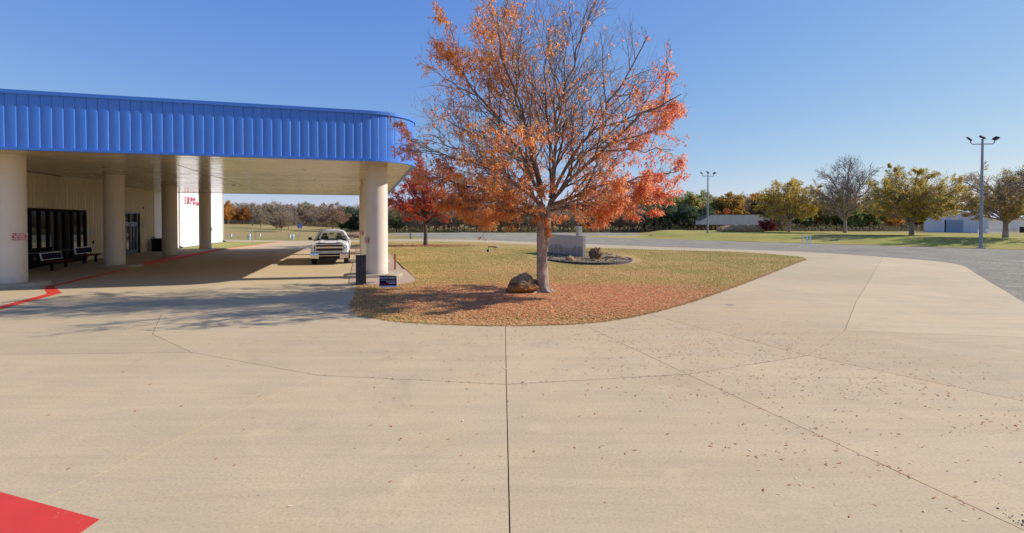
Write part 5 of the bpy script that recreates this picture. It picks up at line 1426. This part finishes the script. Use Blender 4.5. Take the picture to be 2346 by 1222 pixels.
def flat_leaves(rg, x, y, z, Lr, table, curl=0.35, asp=(0.28, 0.45)):
    n = len(x); a = rg.uniform(0, 6.283, n)
    L = rg.uniform(*Lr, n); W_ = L * rg.uniform(*asp, n)
    d = np.stack([np.cos(a), np.sin(a), np.zeros(n)], -1); s = np.stack([-np.sin(a), np.cos(a), np.zeros(n)], -1)
    tilt = rg.normal(size=n) * curl
    base = np.stack([x, y, z], -1)
    up = np.array([0, 0, 1.0])
    def pt(u, v, w): return base + d * (L * u)[:, None] + s * (W_ * v)[:, None] + up * np.maximum(0.002, (L * w))[:, None]
    c1, c2 = np.abs(tilt) * 0.5, np.abs(rg.normal(size=n) * curl) * 0.5
    z0 = np.zeros(n)
    o_ = np.full(n, 1.0)
    V = np.stack([pt(-0.5*o_, 0*o_, c1), pt(-0.1*o_, 0.5*o_, c2 + 0.02), pt(-0.1*o_, -0.5*o_, c2*0.6 + 0.02), pt(0.2*o_, 0.42*o_, c1*0.4 + 0.02), pt(0.2*o_, -0.42*o_, c2*0.4 + 0.02), pt(0.5*o_, 0*o_, c2*1.3)], 1).reshape(-1, 3)
    i = np.arange(n)[:, None] * 6
    Fq = np.concatenate([i + np.array([[0, 2, 1, 1]])[:, :3], i + np.array([[1, 2, 4]]), i + np.array([[1, 4, 3]]), i + np.array([[3, 4, 5]])])
    return V, Fq, np.repeat(pick(rg, n, table), 6, 0)
LIT = [((0.80,0.34,0.11),4),((0.86,0.47,0.19),4),((0.70,0.26,0.09),3),((0.82,0.31,0.13),3),((0.50,0.26,0.10),2),((0.90,0.64,0.34),2)]
# litter under the big tree
n = 150000
lx = T.x + 0.1 + rg.normal(size=n) * 3.2; ly = T.y - 0.9 + rg.normal(size=n) * 2.5
k = in_poly(lx, ly, [p for p in island]) & (rg.random(n) < 1.0)
fall = np.exp(-((ly - T.y) / 3.4).clip(0, 9) ** 2 * 2.2)
k &= rg.random(n) < fall
edge_thin = smooth01((ly - 12.7) / 0.6); k &= rg.random(n) < (0.7 + 0.3 * edge_thin)
lx, ly = lx[k][:76000], ly[k][:76000]
V, f, c = flat_leaves(rg, lx, ly, rg.uniform(0.008, 0.035, len(lx)), (0.045, 0.085), LIT, 0.22, (0.38, 0.6))
kx = smooth01((np.repeat(lx, 6) - 0.8) / 2.4)[:, None]
c = c * (1 - 0.22 * kx) + c.max(1, keepdims=True) * np.array([[1.03, 0.38, 0.19]]) * 0.22 * kx
m_ = 16000
ex, ey = T.x + 0.3 + rg.normal(size=m_) * 4.6, T.y + 3.0 + rg.normal(size=m_) * 6.0
k = in_poly(ex, ey, island) & (((ex - bc.x) / 3.4) ** 2 + ((ey - bc.y) / 6.3) ** 2 > 1); ex, ey = ex[k], ey[k]
V4, f4, c4 = flat_leaves(rg, ex, ey, rg.uniform(0.012, 0.04, len(ex)), (0.045, 0.09), LIT, 0.22, (0.38, 0.6))
f = np.concatenate([f, f4 + len(V)]); V = np.concatenate([V, V4]); c = np.concatenate([c, c4])
tag(link('leaf_litter', np_mesh('leaf_litter', V, f, c), M['dead']), kind='stuff')
# litter under the red tree
rp_ = G(975, 563); n = 2600
lx = rp_.x + rg.normal(size=n) * 3.0 + 0.5; ly = rp_.y - 0.8 + rg.normal(size=n) * 1.8
k = in_poly(lx, ly, island); lx, ly = lx[k], ly[k]
V, f, c = flat_leaves(rg, lx, ly, rg.uniform(0.008, 0.03, len(lx)), (0.10, 0.16), [((0.40,0.15,0.07),3),((0.45,0.22,0.10),3),((0.36,0.10,0.06),2)], 0.4, (0.4, 0.7))
tag(link('red_tree_litter', np_mesh('red_tree_litter', V, f, c), M['dead']), kind='stuff')
# stray leaves blown over the concrete
xs1, ys1 = [], []
def scatter(n, cx, cy, sx, sy):
    xs1.append(rg.normal(size=n) * sx + cx); ys1.append(rg.normal(size=n) * sy + cy)
scatter(1300, 1.8, 11.4, 3.0, 1.2); scatter(1000, 4.3, 11.0, 1.7, 1.5); scatter(420, 4.8, 8.2, 2.0, 1.6)
for _c in range(70):        # loose drifts left by the wind
    _x, _y = rg.normal() * 2.2 + 4.4, rg.normal() * 1.9 + 8.0
    scatter(int(rg.uniform(4, 22)), _x, _y, rg.uniform(0.15, 0.7), rg.uniform(0.15, 0.5))
scatter(160, 0.0, 9.0, 3.4, 2.0); scatter(36, -0.5, 5.6, 1.8, 1.0); scatter(46, 4.6, 5.6, 1.6, 1.1); scatter(14, 2.2, 4.6, 1.2, 0.6); scatter(18, -4, 7, 2, 2)
for _p, _q in ((a4, a5), (a5, a6), (a5, J3n), (a6, J4b), (a3, a4)):   # some caught along the joints
    _t = rg.random(26); xs1.append(_p.x + (_q.x - _p.x) * _t + rg.normal(size=26) * 0.03); ys1.append(_p.y + (_q.y - _p.y) * _t + rg.normal(size=26) * 0.03)
lx, ly = np.concatenate(xs1), np.concatenate(ys1)
ed_ = edge_points(1500, 0.10); lx, ly = np.concatenate([lx, ed_[:, 0]]), np.concatenate([ly, ed_[:, 1]])
k = ~in_poly(lx, ly, island) & (ly > 2.6) & (ly < 16); lx, ly = lx[k], ly[k]
STR = [((0.56,0.19,0.08),3),((0.62,0.27,0.11),3),((0.72,0.54,0.34),2.6),((0.40,0.17,0.09),2),((0.80,0.65,0.45),1.6),((0.40,0.22,0.13),1)]
V, f, c = flat_leaves(rg, lx, ly, np.full(len(lx), 0.003), (0.026, 0.058), STR, 0.22, (0.22, 0.42))
tag(link('stray_leaves', np_mesh('stray_leaves', V, f, c), M['dead']), kind='stuff')
# black gravel crumbs at the right corner of the drive
n = 170
cx_ = G(2330, 1205); lx = cx_.x + 0.02 + np.abs(rg.normal(size=n)) * 0.16; ly = cx_.y - 0.04 + rg.normal(size=n) * 0.10
Vs, Fs, Cs, n0 = [], [], [], 0
for i in range(n):
    s_ = rg.uniform(0.002, 0.007) * (1.8 if i % 31 == 0 else 1)
    Vs.append(pv * s_ + np.array([lx[i], ly[i], 0.0])); Fs.append(pf + n0); n0 += len(pv); Cs.append(np.tile(pick(rg, 1, [((0.06,0.055,0.05),3),((0.12,0.11,0.1),2)]), (len(pv), 1)))
tag(link('loose_gravel', np_mesh('loose_gravel', np.concatenate(Vs), np.concatenate(Fs), np.concatenate(Cs)), M['dead']), kind='stuff')

# ------------------------------------------------------------------ lawn fittings
sp = thing('lawn_spotlight', 'fallen black lamp bar with white end lying on the lawn', 'lamp', G(1129, 571.5, 0.02), R(-4))
MB().tube([(-0.42,0,0.22),(0.36,0.05,0.19)], 0.045, 8).build('bar', M['black'], sp, smooth='auto')
MB().tube([(-0.36,0,-0.03),(-0.36,0,0.2)], 0.02, 6).build('stake', M['black'], sp)
MB().tube([(0.2,0.03,-0.03),(0.2,0.03,0.18)], 0.02, 6).build('stake', M['black'], sp)
MB().tube([(0.36,0.05,0.17),(0.52,0.06,0.17)], [0.07,0.11], 12).build('lamp_head', M['white'], sp, smooth='auto')
sp2 = thing('ground_light', 'small black ground light with white cap nearer than the lamp bar', 'lamp', G(1118, 577.5, 0.0), 0)
MB().box(-0.09, 0.06, -0.09, 0.09, 0.0, 0.2).build('housing', M['black'], sp2, bevel=0.02)
MB().box(0.062, 0.12, -0.08, 0.08, 0.03, 0.21).build('cap', M['white'], sp2, bevel=0.01)

# ------------------------------------------------------------------ floodlight poles
def flood_pole(label, loc, sc, rz):
    o = thing('floodlight_pole', label, 'light pole', loc, rz, 'floodlight poles at the gravel lot')
    o.scale = (sc,) * 3
    MB().tube([(0,0,-0.1),(0,0,10.0)], [0.155,0.085], 14).build('pole', M['galv'], o, smooth='auto')
    MB().box(-0.24, 0.24, -0.24, 0.24, -0.05, 0.06).build('base_plate', M['galv'], o, bevel=0.01)
    MB().tube([(-1.05,0,9.85),(-1.0,0,9.62),(-0.85,0,9.52),(0.85,0,9.52),(1.0,0,9.62),(1.05,0,9.85)], 0.045, 8).build('cross_arm', M['galv'], o, smooth='auto')
    for x, z, ry, rx in ((-1.15,10.0,R(38),0.5),(0.0,10.15,R(18),0.6),(1.15,10.05,R(-32),0.5)):
        fl = MB().hexa([(-0.25,-0.20,-0.07),(0.25,-0.20,-0.07),(0.25,0.20,-0.07),(-0.25,0.20,-0.07),(-0.17,-0.14,0.08),(0.17,-0.14,0.08),(0.17,0.14,0.08),(-0.17,0.14,0.08)]).build('floodlight', M['dkgrey'], o, bevel=0.02, loc=(x,0,z), rot=(rx,ry,0))
        MB().box(-0.21, 0.21, -0.16, 0.16, -0.078, -0.072).build('lamp_glass', M['lens'], fl)
    return o
flood_pole('tall floodlight pole in front of the warehouse at the right', G(2247, 569), 1.0, R(-4))
flood_pole('floodlight pole standing left of the open shed roof', Vector((29.8, 78.0, gz(29.8, 78.0))), 0.915, R(8))

# ------------------------------------------------------------------ open shed, soil heap, red bush
sh = thing('open_shed', 'open metal shed with wide grey end wall on red posts', 'shed', Vector((37.3 * 1.12, 94 * 1.12, 0.0)), 0)
SD = 105.28
sx0 = 41.78
def sx_(px): return (px - 1173) / F * SD - sx0
def sz_(py): return CAM_H + (509 - py) / F * SD
prof = [(sx_(1606),sz_(515.3)),(sx_(1742),sz_(515.3)),(sx_(1770),sz_(515.3)),(sx_(1770),sz_(505)),(sx_(1746),sz_(492.3)),(sx_(1630),sz_(492.3)),(sx_(1606),sz_(505))]
nseg = 12
xa, xb = sx_(1606), sx_(1770)
def topz(x):
    l, r_ = sx_(1630), sx_(1746)
    if x < l: return sz_(505) + (sz_(492.3) - sz_(505)) * (x - xa) / (l - xa)
    if x > r_: return sz_(505) + (sz_(492.3) - sz_(505)) * (xb - x) / (xb - r_)
    return sz_(492.3)
brk = sorted(set([xa, xb, sx_(1612.5), sx_(1630), sx_(1746)] + list(np.linspace(sx_(1630), sx_(1746), 9))))
for x0, x1 in zip(brk[:-1], brk[1:]):
    MB().prism_xz([(x0 + 0.01, sz_(515.3)), (x1 - 0.01, sz_(515.3)), (x1 - 0.01, topz(x1 - 0.01)), (x0 + 0.01, topz(x0 + 0.01))], 0.0, 0.06).build('wall_panel', M['shedgrey'], sh)
rl = [(xa - 0.15, topz(xa) - 0.02), (sx_(1630), sz_(492.3) + 0.05), (sx_(1746), sz_(492.3) + 0.05), (xb + 0.15, topz(xb) - 0.02)]
MB().prism_xz([(x, z) for x, z in rl] + [(x, z + 0.09) for x, z in rl[::-1]], -0.12, 3.2).build('roof', M['dkgrey'], sh)
for px in (1609, 1617, 1641, 1660, 1700, 1740, 1766):
    MB().box(sx_(px) - 0.11, sx_(px) + 0.11, 0.1, 0.32, -0.3, sz_(515.3) + 0.1).build('post', M['rustpost'], sh)
    MB().box(sx_(px) - 0.11, sx_(px) + 0.11, 2.7, 2.92, -0.3, sz_(512)).build('post', M['rustpost'], sh)
MB().box(xa, xa + 0.06, 0.1, 3.0, sz_(515.3), sz_(505)).build('side_panel', M['shedgrey'], sh)

hp = rock_mesh(23.0, 3.9, 2.6, 0.86, 6, 0.22, 0.15)
for v in hp.vertices: v.co += Vector((0, 0, 1)) * (0.16 * noise.noise(v.co * 1.6) + 0.12 * noise.noise(v.co * 3.7)) + v.co.normalized() * 0.08 * noise.noise(v.co * 6)
pm_ = on_ground(1697, 90)
o = link('soil_heap', hp, M['soilpile'], None, (pm_.x, pm_.y, pm_.z - 0.25))
tag(o, 'low heap of dark soil and stones in front of the open shed', 'soil heap')
rb = build_tree(61, 2.3, 1.5, 0.1, 0.05, 0.3, 12, [((0.36,0.07,0.08),4),((0.42,0.14,0.12),3)], 1600, 0.2, M['bark_d'], M['leaf'], 6, 4, 2, 0.6, twig_r=0.012)
plant('red_bush', rb, 'rosy red bush at the right end of the soil heap', 'bush', on_ground(1755, 89))

# ------------------------------------------------------------------ warehouse
wc = Vector((0.9305 * 95, 95, 0)); wc.z = gz(wc.x, wc.y) - 0.02
wang = math.atan2(0.30, 0.954)
wh = thing('warehouse', 'low white metal warehouse with grey roller door beyond the grass bank', 'building', wc, wang)
LW, DW, EH, PH = 24.0, 11.2, 2.85, 4.35       # local x along the sunny wall, y back along the gable
def gable_z(y): return EH + (PH - EH) * (1 - abs(y - DW / 2) / (DW / 2))
nn = 11
for i in range(nn):
    y0, y1 = i * DW / nn, (i + 1) * DW / nn
    if 3.6 < (y0 + y1) / 2 < 7.6: z0 = 2.42
    else: z0 = 0
    MB().add([(0,y0+0.01,z0),(0,y1-0.01,z0),(0,y1-0.01,gable_z(y1)),(0,y0+0.01,gable_z(y0)),(0.08,y0+0.01,z0),(0.08,y1-0.01,z0),(0.08,y1-0.01,gable_z(y1)),(0.08,y0+0.01,gable_z(y0))],
             [(0,1,2,3),(7,6,5,4),(0,4,5,1),(1,5,6,2),(2,6,7,3),(3,7,4,0)]).build('wall_panel', M['whwhite'], wh)
rd = MB()
for k in range(9): rd.box(0.03, 0.07 + (0.012 if k % 2 else 0), 4.08, 7.12, 0.0 + k * 0.268, 0.262 + k * 0.268)
rdo = rd.build('roller_door', M['whdoor'], wh)
MB().box(-0.04, 0.03, 7.125, 7.33, 0, 2.45).build('door_track', M['dkgrey'], rdo)
MB().box(-0.03, 0.03, 3.98, 4.07, 0, 2.45).build('door_track', M['whwhite'], rdo)
for i in range(24):
    MB().box(i * 1.0 + 0.01, i * 1.0 + 0.99, 0.0, 0.08, 0, EH).build('wall_panel', M['whcream'], wh, loc=(0.09, 0, 0))
for s_ in (0, 1):
    for i in range(24):
        x0, x1 = i * 1.02 - 0.2, i * 1.02 + 0.81
        ya, yb = (-0.25, DW / 2 - 0.01) if s_ == 0 else (DW + 0.25, DW / 2 + 0.01)
        za = EH - (0.25) * (PH - EH) / (DW / 2)
        MB().hexa([(x0,ya,za+0.03),(x1,ya,za+0.03),(x1,yb,PH+0.03),(x0,yb,PH+0.03),(x0,ya,za+0.10),(x1,ya,za+0.10),(x1,yb,PH+0.10),(x0,yb,PH+0.10)]).build('roof_sheet', M['whroof'], wh)
MB().box(0.1, LW, DW - 0.08, DW, 0, EH).build('rear_wall', M['whwhite'], wh)
MB().box(LW, LW + 0.08, 0, DW, 0, EH).build('end_wall', M['whwhite'], wh)
MB().box(1.0, 5.0, 2.0, 6.0, 0, 0.02).build('floor_slab', M['pad'], wh)
MB().box(-0.25, LW + 0.2, -0.36, -0.26, EH - 0.22, EH - 0.06).build('gutter', M['white'], wh)
ac = thing('cooling_unit', 'grey outdoor cooling unit beside the warehouse wall at the right edge', 'machine', wc + Matrix.Rotation(wang, 3, 'Z') @ Vector((7.6, -1.4, 0)), wang)
MB().box(-0.55, 0.55, -0.5, 0.5, 0.05, 1.15).build('case', M['dkgrey'], ac, bevel=0.03)
for k in range(6): MB().box(-0.5, 0.5, -0.515, -0.502, 0.2 + k * 0.15, 0.27 + k * 0.15).build('louvre', M['alu'], ac)
for i, (px, h, m, l) in enumerate(((2224, 0.45, 'whdoor', 'left of the near floodlight pole'), (2241, 0.6, 'white', 'just beside the near floodlight pole'), (2261, 0.65, 'white', 'right of the near floodlight pole'))):
    b = thing('utility_post', f'short pale post by the warehouse, {l}', 'post', on_ground(px, 90), 0)
    MB().cyl(0, 0, 0, h, 0.10 if i != 2 else 0.17, None, 10).build('pipe', M[m], b, smooth='auto')
    MB().cyl(0, 0, h + 0.002, h + 0.05, 0.11 if i != 2 else 0.18, 0.06, 10).build('cap', M[m], b, smooth='auto')

# white barrier on the bank
bl = on_ground(1849, 57.5)
br = thing('barrier', 'white folding barrier frame at the foot of the grass bank', 'barrier', bl, R(12))
for x in (-0.52, 0.0, 0.06, 0.5):
    MB().box(x - 0.035, x + 0.035, -0.03, 0.03, -0.05, 0.80).build('leg', M['white'], br)
MB().box(-0.56, 0.54, -0.035, 0.035, 0.802, 0.88).build('top_rail', M['white'], br)
MB().box(0.10, 0.46, -0.025, 0.025, 0.04, 0.10).build('low_rail', M['white'], br)
for x in (-0.5, 0.48): MB().tube([(x, 0.03, 0.78), (x + 0.05, 0.42, -0.03)], 0.03, 6).build('brace', M['white'], br)
lump = rock_mesh(31.0, 0.55, 0.3, 0.22, 3, 0.5)
rock('drain_mouth', 'black lump lying on the grass at the far corner of the gravel lot', G(1495, 543), lump, M['black'], 0.2)
bpy.data.objects['drain_mouth']['category'] = 'debris'

# ------------------------------------------------------------------ field fittings on the left
sg = thing('street_sign', 'dark sign seen nearly edge-on atop a thin pole by the verge', 'sign', G(578, 553.5), R(106))
MB().tube([(0,0,-0.05),(0,0,2.75)], 0.032, 8).build('pole', M['galv'], sg)
MB().box(-0.33, 0.33, -0.05, -0.035, 1.95, 2.72).build('plate', M['signgreen'], sg, bevel=0.004)
bs = thing('blue_sign', 'blue square sign with pale lettering on a post in the field', 'sign', on_ground(687, 80), R(-8))
MB().tube([(0,0,-0.1),(0,0,2.2)], 0.03, 8).build('pole', M['galv'], bs)
pb = MB().box(-0.36, 0.36, -0.05, -0.034, 1.45, 2.15).build('plate', M['signblue'], bs, bevel=0.004)
MB().box(-0.26, 0.26, -0.054, -0.0505, 1.95, 2.03).box(-0.14, 0.2, -0.054, -0.0505, 1.56, 1.72).build('print', M['lavender'], pb)
def pedestal(px, d, h, label, mat='ltblue'):
    o = thing('hookup_post', label, 'utility post', on_ground(px, d), 0)
    MB().box(-0.10, 0.10, -0.08, 0.08, -0.05, h).build('post', M[mat], o, bevel=0.01)
    MB().box(-0.14, 0.14, -0.10, 0.10, h * 0.62, h * 0.95).build('meter_box', M['white'], o, bevel=0.01)
    MB().box(-0.17, -0.142, -0.05, 0.05, h * 0.35, h * 0.5).build('tap', M['black'], o)
    return o
pedestal(571, 69.5, 0.82, 'pale blue hookup post left of the street sign pole')
pedestal(671, 71, 0.75, 'pale blue hookup post left of the blue sign')
pedestal(529, 84, 0.42, 'small white hookup post nearest the white hall wall', 'white')
pedestal(595, 86, 0.42, 'small white hookup post right of the street sign pole', 'white')
pedestal(663.5, 78, 0.5, 'small white hookup post beside the right-hand pale blue one', 'white')
for px, d, h, l in ((566, 70, 0.75, 'thin dark stake left of the first pale blue hookup post'), (585.5, 70, 1.05, 'thin dark stake right of the street sign pole'), (661.5, 71, 0.95, 'thin dark stake left of the second pale blue hookup post'), (682, 74, 0.7, 'thin dark stake just left of the blue sign pole')):
    o = MB().tube([(0, 0, -0.1), (0.03, 0, h)], 0.022, 6).build('stake', M['rustpost'], None, loc=on_ground(px, d)); tag(o, l, 'stake')
dm = rock_mesh(41.0, 2.2, 1.2, 0.7, 3, 0.3); pm2 = on_ground(822, 80)
tag(link('dirt_mound', dm, M['rock_t'], None, (pm2.x, pm2.y, pm2.z - 0.25)), 'low mound of reddish dirt right of the truck mirror', 'dirt mound')
wp = thing('marker_stake', 'pale wooden stake on the reddish dirt beside the canopy column', 'stake', on_ground(828, 76))
MB().box(-0.05, 0.05, -0.03, 0.03, -0.05, 0.75).build('stake_body', M['lens'], wp)
for px, d, h, l, m in ((940.5, 72, 0.78, 'grey service pedestal on the grass left of the red tree trunk', 'galv'), (967, 73.5, 0.5, 'pale green service box just left of the red tree trunk', 'lens'), (983, 72, 0.22, 'small white pipe end right of the red tree trunk', 'white')):
    o = thing('service_pedestal', l, 'utility post', on_ground(px, d), R(10))
    MB().box(-0.13, 0.13, -0.1, 0.1, -0.05, h).build('case', M[m], o, bevel=0.02)
    MB().box(-0.15, 0.15, -0.12, 0.12, h + 0.002, h + 0.07).build('lid', M[m], o, bevel=0.02)
